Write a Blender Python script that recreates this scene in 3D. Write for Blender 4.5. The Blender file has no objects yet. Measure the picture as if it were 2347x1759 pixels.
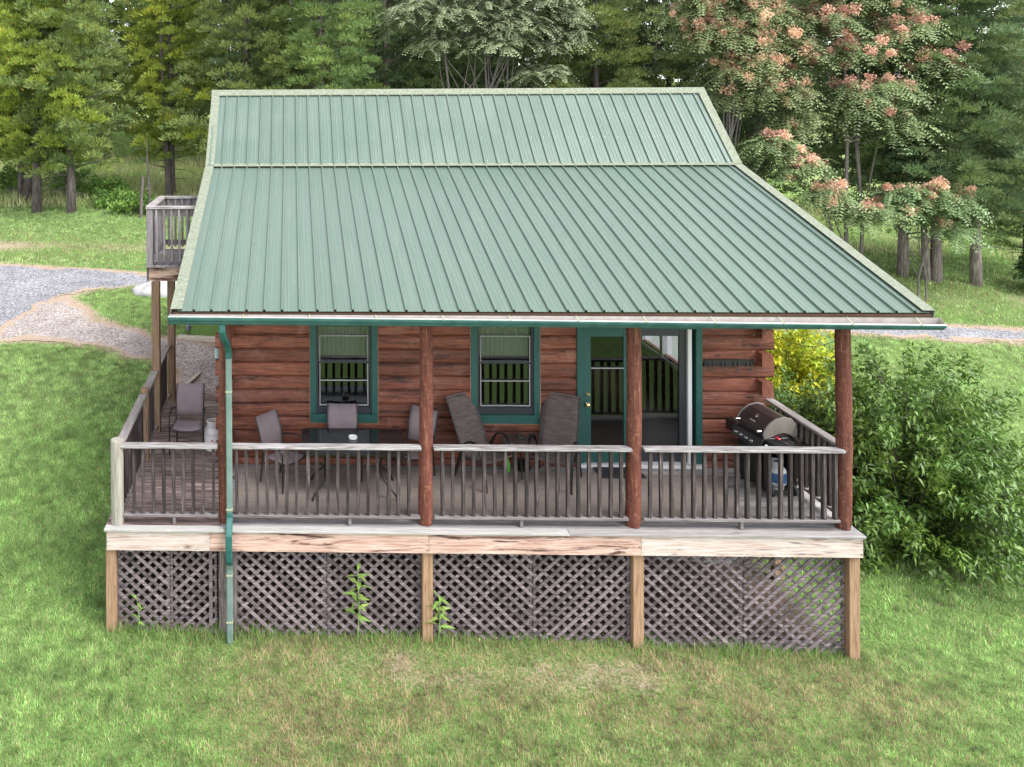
import bpy, math, random
import numpy as np
from math import radians as R, sin, cos, pi
from mathutils import Vector, Matrix, Euler

scene = bpy.context.scene
col = scene.collection
rnd = random.Random(7)

# ------------------------------------------------------------------ camera
CAM = Vector((-1.7675, -11.5525, 5.7694))
yaw, pitch, roll = -0.0302, -0.0072, -0.0056
Fv = Vector((sin(yaw) * cos(pitch), cos(yaw) * cos(pitch), sin(pitch)))
R0 = Vector((cos(yaw), -sin(yaw), 0))
U0 = R0.cross(Fv)
Rv = cos(roll) * R0 + sin(roll) * U0
Uv = cos(roll) * U0 - sin(roll) * R0
cam_data = bpy.data.cameras.new('camera')
cam = bpy.data.objects.new('camera', cam_data)
col.objects.link(cam)
M = Matrix((Rv, Uv, -Fv)).transposed().to_4x4()
M.translation = CAM
cam.matrix_world = M
cam_data.sensor_width = 36
cam_data.lens = 2000 / 2347 * 36
cam_data.shift_x = (1173.5 - 607.4) / 2347
cam_data.shift_y = -(879.5 - 224.9) / 2347
cam_data.clip_end = 2000
scene.camera = cam

# ------------------------------------------------------------------ light
SUN_EL, SUN_AZ = R(52), R(68)          # azimuth from +x towards -y ... sun stands to the right, a little in front
world = bpy.data.worlds.new('World'); scene.world = world; world.use_nodes = True
wn = world.node_tree; wn.nodes.clear()
sky = wn.nodes.new('ShaderNodeTexSky'); sky.sky_type = 'NISHITA'; sky.sun_disc = False
sky.sun_elevation = SUN_EL; sky.air_density = 1.0; sky.dust_density = 0.6; sky.ozone_density = 1.0
hsv = wn.nodes.new('ShaderNodeHueSaturation'); hsv.inputs['Saturation'].default_value = 0.20
bg = wn.nodes.new('ShaderNodeBackground'); bg.inputs['Strength'].default_value = 0.15
wo = wn.nodes.new('ShaderNodeOutputWorld')
wn.links.new(sky.outputs[0], hsv.inputs['Color']); wn.links.new(hsv.outputs[0], bg.inputs[0]); wn.links.new(bg.outputs[0], wo.inputs[0])
sdir = Vector((cos(SUN_EL) * 0.80, -cos(SUN_EL) * 0.60, sin(SUN_EL)))   # towards the sun
sky.sun_rotation = math.atan2(sdir.x, sdir.y)
sl = bpy.data.lights.new('sun', 'SUN'); sl.energy = 1.5; sl.angle = R(28); sl.color = (1.0, 0.98, 0.955)
so = bpy.data.objects.new('sun', sl); col.objects.link(so)
so.rotation_euler = sdir.to_track_quat('Z', 'Y').to_euler()
scene.view_settings.view_transform = 'Standard'
scene.view_settings.look = 'None'
scene.view_settings.exposure = 1.98
scene.view_settings.gamma = 1
scene.cycles.max_bounces = 6
scene.cycles.diffuse_bounces = 3
scene.cycles.transparent_max_bounces = 12

# ------------------------------------------------------------------ helpers: objects
def tag(o, label, cat, group=None, kind=None):
    if label: o['label'] = label
    if cat: o['category'] = cat
    if group: o['group'] = group
    if kind: o['kind'] = kind
    return o

def empty(name, loc=(0, 0, 0), rz=0):
    o = bpy.data.objects.new(name, None); col.objects.link(o)
    o.empty_display_size = .1
    o.location = loc; o.rotation_euler = (0, 0, rz)
    return o

def link(name, me, m=None, parent=None, loc=None, rot=None):
    if m is not None and not me.materials: me.materials.append(m)
    o = bpy.data.objects.new(name, me); col.objects.link(o)
    if parent is not None: o.parent = parent
    if loc is not None: o.location = loc
    if rot is not None: o.rotation_euler = rot
    return o

class MB:
    """collects boxes, tubes and lathes for one mesh"""
    def __init__(s): s.v = []; s.f = []; s.mi = []
    def add(s, vs, fs, mi=0):
        b = len(s.v); s.v += [tuple(p) for p in vs]
        s.f += [tuple(b + i for i in q) for q in fs]; s.mi += [mi] * len(fs)
    def box(s, a, b, mi=0, rot=None, piv=None):
        x0, y0, z0 = a; x1, y1, z1 = b
        vs = [Vector(p) for p in ((x0,y0,z0),(x1,y0,z0),(x1,y1,z0),(x0,y1,z0),(x0,y0,z1),(x1,y0,z1),(x1,y1,z1),(x0,y1,z1))]
        if rot is not None:
            c = Vector(piv) if piv is not None else (vs[0] + vs[6]) / 2
            m = Euler(rot).to_matrix(); vs = [m @ (p - c) + c for p in vs]
        s.add(vs, [(0,3,2,1),(4,5,6,7),(0,1,5,4),(1,2,6,5),(2,3,7,6),(3,0,4,7)], mi); return s
    def prism(s, pts, axis, a, b, mi=0, closed=True):
        """pts: 2-D outline in the two other axes (order y,z / x,z / x,y), extruded along axis"""
        def P(p, t):
            return {'x': (t, p[0], p[1]), 'y': (p[0], t, p[1]), 'z': (p[0], p[1], t)}[axis]
        n = len(pts); vs = [P(p, a) for p in pts] + [P(p, b) for p in pts]
        fs = [(i, (i + 1) % n, n + (i + 1) % n, n + i) for i in range(n if closed else n - 1)]
        if closed: fs += [tuple(range(n - 1, -1, -1)), tuple(range(n, 2 * n))]
        s.add(vs, fs, mi); return s
    def tube(s, path, r, n=8, mi=0, flat=None, ph=0.0, cap=True):
        """sweep; r a number or a list; flat=(a,b) gives a rectangular section"""
        pts = [Vector(p) for p in path]; k = len(pts)
        T = []
        for i in range(k):
            t = (pts[min(i + 1, k - 1)] - pts[max(i - 1, 0)]); t.normalize(); T.append(t)
        ref = Vector((1, 0, 0)) if abs(T[0].x) < .8 else Vector((0, 1, 0))
        if flat: ref = Vector(flat[2]) if len(flat) > 2 else ref
        vs = []; nn = 4 if flat else n
        a = (ref - T[0] * ref.dot(T[0])).normalized()
        for i in range(k):
            a = (a - T[i] * a.dot(T[i])).normalized(); b = T[i].cross(a)
            rr = r[i] if isinstance(r, (list, tuple)) else r
            if flat:
                for (u, w) in ((-1, -1), (1, -1), (1, 1), (-1, 1)):
                    vs.append(pts[i] + a * (u * flat[0] / 2) + b * (w * flat[1] / 2))
            else:
                for j in range(n):
                    an = 2 * pi * j / n + ph
                    vs.append(pts[i] + (a * cos(an) + b * sin(an)) * rr)
        fs = []
        for i in range(k - 1):
            for j in range(nn):
                fs.append((i * nn + j, i * nn + (j + 1) % nn, (i + 1) * nn + (j + 1) % nn, (i + 1) * nn + j))
        if cap: fs += [tuple(range(nn - 1, -1, -1)), tuple((k - 1) * nn + j for j in range(nn))]
        s.add(vs, fs, mi); return s
    def lathe(s, prof, n=20, c=(0, 0, 0), mi=0):
        vs = []; k = len(prof)
        for r, z in prof:
            for j in range(n):
                an = 2 * pi * j / n; vs.append((c[0] + r * cos(an), c[1] + r * sin(an), c[2] + z))
        fs = [(i * n + j, i * n + (j + 1) % n, (i + 1) * n + (j + 1) % n, (i + 1) * n + j) for i in range(k - 1) for j in range(n)]
        fs += [tuple(range(n - 1, -1, -1)), tuple((k - 1) * n + j for j in range(n))]
        s.add(vs, fs, mi); return s
    def mesh(s, name, mats, smooth=False):
        me = bpy.data.meshes.new(name); me.from_pydata(s.v, [], s.f)
        for m in (mats if isinstance(mats, (list, tuple)) else [mats]): me.materials.append(m)
        if any(s.mi): me.polygons.foreach_set('material_index', s.mi)
        if smooth: me.polygons.foreach_set('use_smooth', [True] * len(s.f))
        me.update(); return me
    def build(s, name, mats, parent=None, loc=None, rot=None, smooth=False, bevel=0, sharp=40):
        o = link(name, s.mesh(name, mats, smooth), None, parent, loc, rot)
        if bevel:
            b = o.modifiers.new('bevel', 'BEVEL'); b.width = bevel; b.segments = 1; b.limit_method = 'ANGLE'
        if smooth and sharp:
            try: o.data.set_sharp_from_angle(angle=R(sharp))
            except Exception: pass
        return o

def np_mesh(name, verts, faces, m=None, colors=None, smooth=False):
    """fast mesh from arrays: verts (n,3), faces (k,3|4); colors (n,4) point attribute 'tint'"""
    me = bpy.data.meshes.new(name)
    verts = np.ascontiguousarray(verts, np.float32); faces = np.ascontiguousarray(faces, np.int32)
    k, c = faces.shape
    me.vertices.add(len(verts)); me.vertices.foreach_set('co', verts.ravel())
    me.loops.add(k * c); me.loops.foreach_set('vertex_index', faces.ravel())
    me.polygons.add(k); me.polygons.foreach_set('loop_start', np.arange(0, k * c, c, dtype=np.int32))
    try: me.polygons.foreach_set('loop_total', np.full(k, c, np.int32))
    except Exception: pass
    if smooth: me.polygons.foreach_set('use_smooth', np.ones(k, bool))
    if colors is not None:
        a = me.attributes.new('tint', 'FLOAT_COLOR', 'POINT'); a.data.foreach_set('color', np.ascontiguousarray(colors, np.float32).ravel())
    me.update(calc_edges=True)
    if m is not None: me.materials.append(m)
    return me

def vnoise(x, y, seed=0):
    """smooth value noise 0..1"""
    x = np.asarray(x, float); y = np.asarray(y, float)
    xi = np.floor(x).astype(np.int64); yi = np.floor(y).astype(np.int64); fx = x - xi; fy = y - yi
    fx = fx * fx * (3 - 2 * fx); fy = fy * fy * (3 - 2 * fy)
    def h(a, b):
        n = (a * 374761393 + b * 668265263 + seed * 974711) & 0x7fffffff
        n = ((n ^ (n >> 13)) * 1274126177) & 0x7fffffff
        return ((n ^ (n >> 16)) & 0xffff) / 65535.0
    return (h(xi, yi) * (1 - fx) + h(xi + 1, yi) * fx) * (1 - fy) + (h(xi, yi + 1) * (1 - fx) + h(xi + 1, yi + 1) * fx) * fy
def fbm(x, y, seed=0, o=4):
    t = 0; a = .5; s = 0
    for i in range(o):
        t = t + a * vnoise(x * 2 ** i, y * 2 ** i, seed + i); s += a; a *= .5
    return t / s

# ------------------------------------------------------------------ helpers: materials
class NT:
    def __init__(s, name):
        s.m = bpy.data.materials.new(name); s.m.use_nodes = True; s.t = s.m.node_tree; s.t.nodes.clear()
        s.out = s.n('OutputMaterial')
    def n(s, typ, **kw):
        x = s.t.nodes.new('ShaderNode' + typ)
        for k, v in kw.items():
            if k in ('operation', 'blend_type', 'data_type', 'attribute_name', 'feature', 'distance', 'noise_dimensions', 'wave_type', 'bands_direction'): setattr(x, k, v)
        return x
    def l(s, a, b): s.t.links.new(a, b)
    def val(s, inp, v):
        if hasattr(v, 'is_output'): s.l(v, inp)
        else: inp.default_value = v
    def math(s, op, a, b=None):
        x = s.n('Math', operation=op); s.val(x.inputs[0], a)
        if b is not None: s.val(x.inputs[1], b)
        return x.outputs[0]
    def noise(s, vec, scale, detail=6, rough=.6, dist=0):
        x = s.n('TexNoise'); s.l(vec, x.inputs['Vector']); x.inputs['Scale'].default_value = scale
        x.inputs['Detail'].default_value = detail; x.inputs['Roughness'].default_value = rough; x.inputs['Distortion'].default_value = dist
        return x.outputs['Fac']
    def ramp(s, fac, stops):
        x = s.n('ValToRGB'); s.l(fac, x.inputs[0]); e = x.color_ramp.elements
        while len(e) < len(stops): e.new(.5)
        for i, (p, c) in enumerate(stops):
            e[i].position = p; e[i].color = (*c, 1) if len(c) == 3 else c
        return x.outputs[0]
    def mix(s, fac, a, b, blend='MIX'):
        x = s.n('Mix', data_type='RGBA', blend_type=blend)
        s.val(x.inputs[0], fac)
        for i, v in ((6, a), (7, b)):
            s.val(x.inputs[i], v if hasattr(v, 'is_output') else (*v, 1))
        return x.outputs[2]
    def pos(s, stretch=(1, 1, 1), rand=0.0, local=False):
        if local: p = s.n('TexCoord').outputs['Object']
        else: p = s.n('NewGeometry').outputs['Position']
        if rand:
            oi = s.n('ObjectInfo'); r = s.math('MULTIPLY', oi.outputs['Random'], rand)
            a = s.n('VectorMath', operation='ADD'); s.l(p, a.inputs[0])
            c = s.n('CombineXYZ'); s.l(r, c.inputs[0]); s.l(r, c.inputs[1]); s.l(r, c.inputs[2]); s.l(c.outputs[0], a.inputs[1]); p = a.outputs[0]
        mp = s.n('VectorMath', operation='MULTIPLY'); s.l(p, mp.inputs[0]); mp.inputs[1].default_value = stretch
        return mp.outputs[0]
    def hsv(s, colr, v=None, sat=None, hue=None):
        x = s.n('HueSaturation'); s.l(colr, x.inputs['Color'])
        for k, q in (('Value', v), ('Saturation', sat), ('Hue', hue)):
            if q is not None: s.val(x.inputs[k], q)
        return x.outputs[0]
    def principled(s, colr, rough=.6, metal=0, spec=.5, bump=None, bstr=.3, bdist=.01, coat=0):
        p = s.n('BsdfPrincipled'); s.val(p.inputs['Base Color'], colr if hasattr(colr, 'is_output') else (*colr, 1))
        s.val(p.inputs['Roughness'], rough); p.inputs['Metallic'].default_value = metal
        p.inputs['Specular IOR Level'].default_value = spec; p.inputs['Coat Weight'].default_value = coat
        if bump is not None:
            b = s.n('Bump'); b.inputs['Strength'].default_value = bstr; b.inputs['Distance'].default_value = bdist
            s.l(bump, b.inputs['Height']); s.l(b.outputs[0], p.inputs['Normal'])
        return p.outputs[0]
    def done(s, sh): s.l(sh, s.out.inputs[0]); return s.m

def wood(name, stops, axis='x', stain=None, stain_at=(.55, .75), var=.25, rough=.8, fine=1.0, knots=None, spec=.25, bstr=.5, patch=None, patch_scale=2.0, gain=1.0):
    gn = lambda c: tuple(v * gain for v in c)
    stops = [(p, gn(c)) for p, c in stops]; stain = gn(stain) if stain else None; patch = gn(patch) if patch else None
    t = NT(name); st = {'x': (.9, 16, 16), 'y': (16, .9, 16), 'z': (16, 16, .9)}[axis]
    v = t.pos(st, 37)
    g = t.noise(v, 3.2 * fine, 9, .68, .6)
    c = t.ramp(g, stops)
    if stain:
        st2 = {'x': (.35, 3.5, 3.5), 'y': (3.5, .35, 3.5), 'z': (3.5, 3.5, .35)}[axis]
        b = t.noise(t.pos(st2, 61), 2.6, 7, .68, 1.0)
        f = t.ramp(b, [(stain_at[0], (0, 0, 0)), (stain_at[1], (1, 1, 1))])
        c = t.mix(f, c, stain)
    if patch:
        b = t.noise(t.pos((1, 1, 1), 13), patch_scale, 6, .7, .4)
        f = t.ramp(b, [(.52, (0, 0, 0)), (.68, (.85, .85, .85))]); c = t.mix(f, c, patch)
    if knots:
        vo = t.n('TexVoronoi'); k3 = {'x': (1.7, 2, 4.72), 'y': (2, 1.7, 4.72), 'z': (3, 3, 1.3)}[axis]
        t.l(t.pos(k3, 5), vo.inputs['Vector']); vo.inputs['Scale'].default_value = 1.15
        f = t.ramp(vo.outputs['Distance'], [(.06, (1, 1, 1)), (.16, (0, 0, 0))]); c = t.mix(t.math('MULTIPLY', f, .8), c, knots)
    oi = t.n('ObjectInfo')
    vv = t.math('ADD', t.math('MULTIPLY', oi.outputs['Random'], 2 * var), 1 - var)
    c = t.hsv(c, v=vv)
    return t.done(t.principled(c, rough, 0, spec, g, bstr, .006))

def plain(name, c, rough=.5, metal=0, spec=.5, noise=None, nscale=20, coat=0, bump=0):
    t = NT(name)
    if noise:
        g = t.noise(t.pos((1, 1, 1), 9), nscale, 6, .65)
        cc = t.mix(t.ramp(g, [(.35, (0, 0, 0)), (.7, (1, 1, 1))]), c, noise)
        return t.done(t.principled(cc, rough, metal, spec, g if bump else None, bump, .004, coat))
    return t.done(t.principled(c, rough, metal, spec, coat=coat))

def leaf_mat(name, c, c2=None, trans=.35, var=.2, rough=.55, tint=True, hvar=.02, spec=.35):
    """foliage: colour from the mesh attribute 'tint' (leaf age and kind, on the lawn also sun exposure) times a base, some light through"""
    t = NT(name)
    cc = None
    if tint:
        a = t.n('Attribute', attribute_name='tint'); cc = t.mix(1.0, a.outputs['Color'], c, 'MULTIPLY')
    oi = t.n('ObjectInfo')
    v = t.math('ADD', t.math('MULTIPLY', oi.outputs['Random'], 2 * var), 1 - var)
    h = t.math('ADD', t.math('MULTIPLY', oi.outputs['Random'], 2 * hvar), .5 - hvar)
    cc = t.hsv(cc, v=v, hue=h)
    p = t.principled(cc, rough, 0, spec)
    tr = t.n('BsdfTranslucent'); t.l(cc, tr.inputs[0])
    mx = t.n('MixShader'); mx.inputs[0].default_value = trans; t.l(p, mx.inputs[1]); t.l(tr.outputs[0], mx.inputs[2])
    return t.done(mx.outputs[0])

def glass_mat(name, tint=(.5, .55, .55), refl_add=.0, rough=.0, k=1.25):
    """window pane: mirror share by view angle, the rest lets light and sight through"""
    t = NT(name)
    fr = t.n('Fresnel'); fr.inputs[0].default_value = 1.5
    f = t.math('ADD', t.math('MULTIPLY', fr.outputs[0], k), refl_add)
    g = t.n('BsdfGlossy'); g.inputs['Roughness'].default_value = rough; g.inputs[0].default_value = (.95, .97, .98, 1)
    tr = t.n('BsdfTransparent'); tr.inputs[0].default_value = (*tint, 1)
    mx = t.n('MixShader'); t.l(f, mx.inputs[0]); t.l(tr.outputs[0], mx.inputs[1]); t.l(g.outputs[0], mx.inputs[2])
    return t.done(mx.outputs[0])

# ------------------------------------------------------------------ materials
W = {}
W['log'] = wood('stained log', [(.28, (.045, .015, .010)), (.45, (.15, .046, .027)), (.6, (.24, .083, .050)), (.78, (.38, .165, .105))], 'x', stain=(.030, .014, .012), stain_at=(.50, .66), var=.26, knots=(.018, .009, .007), spec=.35, rough=.65, patch=(.24, .115, .085), gain=0.92)
W['log_y'] = wood('stained log end grain', [(.28, (.045, .015, .010)), (.45, (.15, .046, .027)), (.6, (.24, .083, .050)), (.78, (.38, .165, .105))], 'y', stain=(.035, .016, .013), var=.22, spec=.35, rough=.65, gain=0.92)
W['post'] = wood('red brown log post', [(.30, (.050, .016, .011)), (.48, (.125, .035, .024)), (.60, (.19, .060, .038)), (.70, (.50, .25, .15))], 'z', stain=(.045, .020, .017), var=.08, spec=.3, rough=.7, patch=(.28, .12, .07), patch_scale=17, gain=0.72)
W['cap'] = wood('weathered handrail', [(.32, (.07, .058, .058)), (.43, (.25, .225, .225)), (.54, (.44, .415, .41)), (.70, (.60, .58, .57))], 'x', stain=(.11, .09, .09), stain_at=(.54, .66), var=.12, gain=0.66)
W['cap_y'] = wood('weathered side handrail', [(.25, (.10, .085, .085)), (.42, (.25, .22, .21)), (.58, (.38, .34, .32)), (.8, (.52, .49, .46))], 'y', stain=(.13, .11, .11), var=.12, gain=0.66)
W['bal'] = wood('weathered baluster', [(.30, (.014, .011, .011)), (.47, (.042, .032, .031)), (.58, (.080, .063, .062)), (.75, (.24, .215, .22))], 'z', var=.4, stain=(.035, .024, .022), gain=0.85)
W['lowrail'] = wood('weathered bottom rail', [(.25, (.08, .065, .065)), (.5, (.20, .175, .175)), (.8, (.38, .35, .35))], 'x', var=.15, gain=0.7)
W['cornerpost'] = wood('pale grey post', [(.25, (.16, .13, .10)), (.45, (.36, .33, .28)), (.65, (.48, .46, .41)), (.85, (.58, .56, .52))], 'z', var=.1, stain=(.24, .17, .12), gain=0.66)
W['deck'] = wood('weathered deck board', [(.30, (.035, .022, .018)), (.45, (.14, .100, .088)), (.56, (.27, .21, .19)), (.72, (.44, .38, .355))], 'x', stain=(.075, .048, .040), stain_at=(.48, .62), var=.25, bstr=.8, gain=1.15)
W['deckpale'] = wood('bleached deck board', [(.22, (.20, .18, .16)), (.45, (.42, .40, .38)), (.75, (.60, .58, .56))], 'x', stain=(.24, .21, .19), stain_at=(.6, .8), var=.1, gain=0.66)
W['deckgrey'] = wood('grey deck board', [(.22, (.12, .10, .095)), (.45, (.27, .25, .245)), (.75, (.44, .42, .42))], 'x', stain=(.13, .11, .10), var=.12, gain=0.72)
W['fascia'] = wood('raw fascia plank', [(.30, (.26, .125, .09)), (.43, (.48, .30, .235)), (.55, (.61, .43, .36)), (.72, (.70, .55, .48))], 'x', stain=(.09, .042, .030), stain_at=(.53, .62), var=.06, fine=.8, gain=0.7)
W['fasciapale'] = wood('pale fascia plank', [(.30, (.36, .235, .19)), (.43, (.55, .43, .37)), (.55, (.64, .545, .50)), (.72, (.71, .64, .60))], 'x', stain=(.15, .085, .065), stain_at=(.56, .66), var=.04, fine=.8, gain=0.68)
W['under'] = wood('tan support post', [(.25, (.14, .075, .040)), (.45, (.33, .20, .115)), (.65, (.46, .31, .20)), (.85, (.56, .42, .30))], 'z', var=.12, stain=(.16, .10, .07), gain=0.72)
W['balpost'] = wood('brown balcony post', [(.25, (.06, .035, .025)), (.45, (.19, .115, .075)), (.65, (.30, .20, .135)), (.85, (.44, .33, .26))], 'z', var=.1, stain=(.08, .05, .04), gain=0.8)
W['lat'] = wood('lattice strip', [(.30, (.030, .022, .023)), (.45, (.090, .070, .075)), (.58, (.165, .135, .14)), (.74, (.34, .29, .28))], 'x', var=.35, stain=(.06, .04, .038), gain=1.0)
W['balc'] = wood('grey violet balcony wood', [(.25, (.07, .055, .06)), (.45, (.19, .165, .175)), (.65, (.31, .29, .295)), (.85, (.50, .50, .49))], 'z', var=.2, stain=(.10, .085, .08), gain=0.8)
W['timber'] = wood('pale timber', [(.25, (.35, .28, .2)), (.5, (.6, .54, .44)), (.8, (.72, .68, .6))], 'x', var=.05, gain=0.66)
W['bark'] = wood('cedar bark', [(.32, (.04, .028, .024)), (.47, (.15, .12, .105)), (.66, (.40, .36, .33))], 'z', var=.25, bstr=1.0, gain=0.9)
W['barkdark'] = wood('dark bark', [(.32, (.022, .017, .016)), (.48, (.075, .060, .056)), (.68, (.21, .185, .17))], 'z', var=.25, bstr=1.0)
W['limb'] = wood('pale limb', [(.25, (.06, .05, .045)), (.5, (.15, .13, .12)), (.8, (.30, .27, .25))], 'z', var=.2, gain=0.9)

def roof_mat():
    t = NT('green painted metal')
    g = t.noise(t.pos((30, .35, .35), 3), 2.0, 5, .6)
    b = t.noise(t.pos((1, 1, 1), 8), .8, 6, .65)
    c = t.mix(t.ramp(g, [(.3, (0, 0, 0)), (.7, (1, 1, 1))]), (.064, .104, .079), (.084, .124, .098))
    c = t.mix(t.math('MULTIPLY', t.ramp(b, [(.4, (0, 0, 0)), (.75, (1, 1, 1))]), .45), c, (.104, .138, .115))
    oi = t.n('ObjectInfo'); c = t.hsv(c, v=t.math('ADD', t.math('MULTIPLY', oi.outputs['Random'], .12), .94))
    d = t.noise(t.pos((9, .5, .5), 21), 1.6, 7, .7, .5)          # run-off streaks and settled dust
    c = t.mix(t.math('MULTIPLY', t.ramp(d, [(.52, (0, 0, 0)), (.72, (1, 1, 1))]), .35), c, (.145, .165, .140))
    k = t.noise(t.pos((1, 1, 1), 2), 60, 3, .6); c = t.mix(t.math('MULTIPLY', t.ramp(k, [(.66, (0, 0, 0)), (.74, (1, 1, 1))]), .5), c, (.05, .065, .05))
    w_ = t.noise(t.pos((1, .8, .8), 4), 3.0, 3, .5)
    return t.done(t.principled(c, t.ramp(b, [(.3, (.28, .28, .28)), (.8, (.50, .50, .50))]), 0, .6, w_, .25, .02))
W['roof'] = roof_mat()
def lichen_mat():
    t = NT('lichened green trim')
    g = t.noise(t.pos((1, 1, 1), 3), 22, 8, .75)
    h = t.noise(t.pos((1, 1, 1), 5), 5, 5, .6)
    c = t.ramp(g, [(.36, (.105, .120, .080)), (.5, (.165, .180, .135)), (.66, (.22, .235, .19))])
    c = t.mix(t.ramp(h, [(.5, (0, 0, 0)), (.8, (.8, .8, .8))]), c, (.150, .172, .122))
    return t.done(t.principled(c, .8, 0, .2, g, .3, .004))
W['lichen'] = lichen_mat()
W['green'] = plain('dark green paint', (.006, .058, .049), .55, noise=(.010, .075, .067), nscale=9)
W['gutter'] = plain('green gutter paint', (.018, .070, .067), .45, noise=(.045, .115, .11), nscale=6)
W['gutterin'] = plain('pale gutter inside', (.40, .365, .345), .7, noise=(.28, .24, .215), nscale=7)
W['downspout'] = plain('faded green downspout', (.088, .138, .124), .5, noise=(.14, .195, .178), nscale=4)
W['spoutdark'] = plain('dark green elbow', (.009, .070, .062), .5, noise=(.025, .10, .09), nscale=9)
W['strap'] = plain('yellowed strap', (.28, .30, .19), .6)
W['frame'] = plain('bronze window frame', (.018, .022, .028), .45)
W['sash'] = plain('grey sash edge', (.30, .285, .30), .5)
W['white'] = plain('white trim', (.58, .56, .57), .55)
W['brass'] = plain('brass', (.72, .52, .24), .25, 1)
W['chrome'] = plain('bright metal', (.72, .72, .72), .25, 1)
W['zinc'] = plain('zinc screw', (.30, .34, .33), .4, .8)
W['glass'] = glass_mat('window glass', (.80, .82, .84), .01, k=1.1)
W['doorglass'] = glass_mat('door glass', (.80, .81, .84), .0, k=.75)
W['tint'] = plain('smoked table glass', (.018, .018, .021), .12, spec=.35)
W['dark'] = plain('black painted metal', (.011, .009, .009), .38)
W['brownmetal'] = plain('dark brown metal', (.011, .008, .008), .40)
W['interior'] = plain('interior panelling', (.10, .055, .035), .7, noise=(.07, .035, .02), nscale=3)
W['intfloor'] = plain('interior floor', (.07, .045, .035), .35)
W['block'] = plain('foundation block', (.22, .21, .20), .9, noise=(.14, .13, .125), nscale=5)
W['black'] = plain('black plastic', (.005, .005, .006), .5)
W['rubber'] = plain('black rubber mat', (.020, .020, .024), .85)
W['porcelain'] = plain('white glazed ceramic', (.85, .85, .83), .15)
W['rock'] = plain('pale boulder', (.40, .39, .385), .9, noise=(.19, .185, .18), nscale=2.2, bump=.6)
W['redplastic'] = plain('red plastic', (.65, .03, .05), .35)

def sling_mat(name, a, b, sc=90, streak=None):
    t = NT(name)
    p = t.pos((1, 1, 1), 0, local=True)
    ch = t.n('TexChecker'); t.l(p, ch.inputs['Vector']); ch.inputs['Scale'].default_value = sc
    c = t.mix(ch.outputs['Fac'], a, b)
    if streak:
        g = t.noise(t.pos((3, 3, 40), 0, local=True), 2.2, 5, .6); c = t.mix(t.ramp(g, [(.42, (0, 0, 0)), (.6, (1, 1, 1))]), c, streak)
    n = t.noise(t.pos((1, 1, 1), 3, local=True), 5, 5, .6)
    c = t.hsv(c, v=t.math('ADD', t.math('MULTIPLY', n, .4), .8))
    return t.done(t.principled(c, .75, 0, .25))
W['sling'] = sling_mat('taupe sling fabric', (.235, .185, .195), (.20, .158, .168))
W['weave'] = sling_mat('brown woven sling', (.058, .040, .037), (.095, .072, .068), 110, (.125, .098, .094))
def rug_mat():
    t = NT('brown woven rug')
    br = t.n('TexBrick'); t.l(t.pos((1, 1, 1)), br.inputs['Vector']); br.inputs['Scale'].default_value = 14
    br.inputs['Color1'].default_value = (.25, .205, .175, 1); br.inputs['Color2'].default_value = (.295, .245, .21, 1); br.inputs['Mortar'].default_value = (.13, .10, .085, 1)
    br.inputs['Mortar Size'].default_value = .035; br.inputs['Brick Width'].default_value = 1.6; br.inputs['Row Height'].default_value = .45
    n = t.noise(t.pos((1, 1, 1)), 2.2, 6, .65)
    c = t.mix(t.ramp(n, [(.4, (0, 0, 0)), (.7, (.6, .6, .6))]), br.outputs['Color'], (.22, .195, .185))
    return t.done(t.principled(c, .95, 0, .1, br.outputs['Fac'], .4, .004))
W['rug'] = rug_mat()

def tank_mat(name, body, band=None, z0=.12, z1=.26):
    t = NT(name); p = t.n('TexCoord').outputs['Object']
    s = t.n('SeparateXYZ'); t.l(p, s.inputs[0])
    n = t.noise(p, 9, 6, .7)
    c = t.mix(t.ramp(n, [(.45, (0, 0, 0)), (.75, (.6, .6, .6))]), body, tuple(v * .6 for v in body))
    if band:
        g = t.math('MULTIPLY', t.math('GREATER_THAN', s.outputs[2], z0), t.math('LESS_THAN', s.outputs[2], z1)); c = t.mix(g, c, band)
    return t.done(t.principled(c, .4, 0, .5))
W['tank'] = tank_mat('grey white painted steel', (.62, .59, .60))
W['tankblue'] = tank_mat('steel with blue sleeve', (.36, .37, .39), (.02, .07, .17), .13, .29)

def ground_mat():
    t = NT('lawn soil and turf')
    p = t.pos((1, 1, 1))
    a = t.n('Attribute', attribute_name='tint')
    n1 = t.noise(p, 1.3, 8, .7); n2 = t.noise(p, 26, 6, .75); n3 = t.noise(p, 90, 4, .7)
    g = t.ramp(n2, [(.3, (.040, .075, .018)), (.5, (.105, .180, .045)), (.68, (.19, .26, .085))])
    s = t.ramp(n3, [(.3, (.19, .135, .095)), (.55, (.34, .265, .20)), (.75, (.43, .36, .29))])
    sp = t.n('SeparateColor'); t.l(a.outputs['Color'], sp.inputs[0])
    f = t.math('ADD', sp.outputs[0], t.math('MULTIPLY', t.math('SUBTRACT', n2, .5), 1.3))
    f = t.ramp(f, [(.38, (0, 0, 0)), (.62, (1, 1, 1))])
    c = t.mix(f, g, s)
    c = t.mix(t.math('MULTIPLY', sp.outputs[1], .9), c, t.ramp(n2, [(.3, (.16, .25, .075)), (.7, (.33, .42, .16))]))
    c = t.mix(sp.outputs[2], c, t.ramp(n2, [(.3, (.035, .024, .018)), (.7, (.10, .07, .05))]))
    return t.done(t.principled(c, .95, 0, .1, n2, .8, .03))
W['ground'] = ground_mat()
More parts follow.
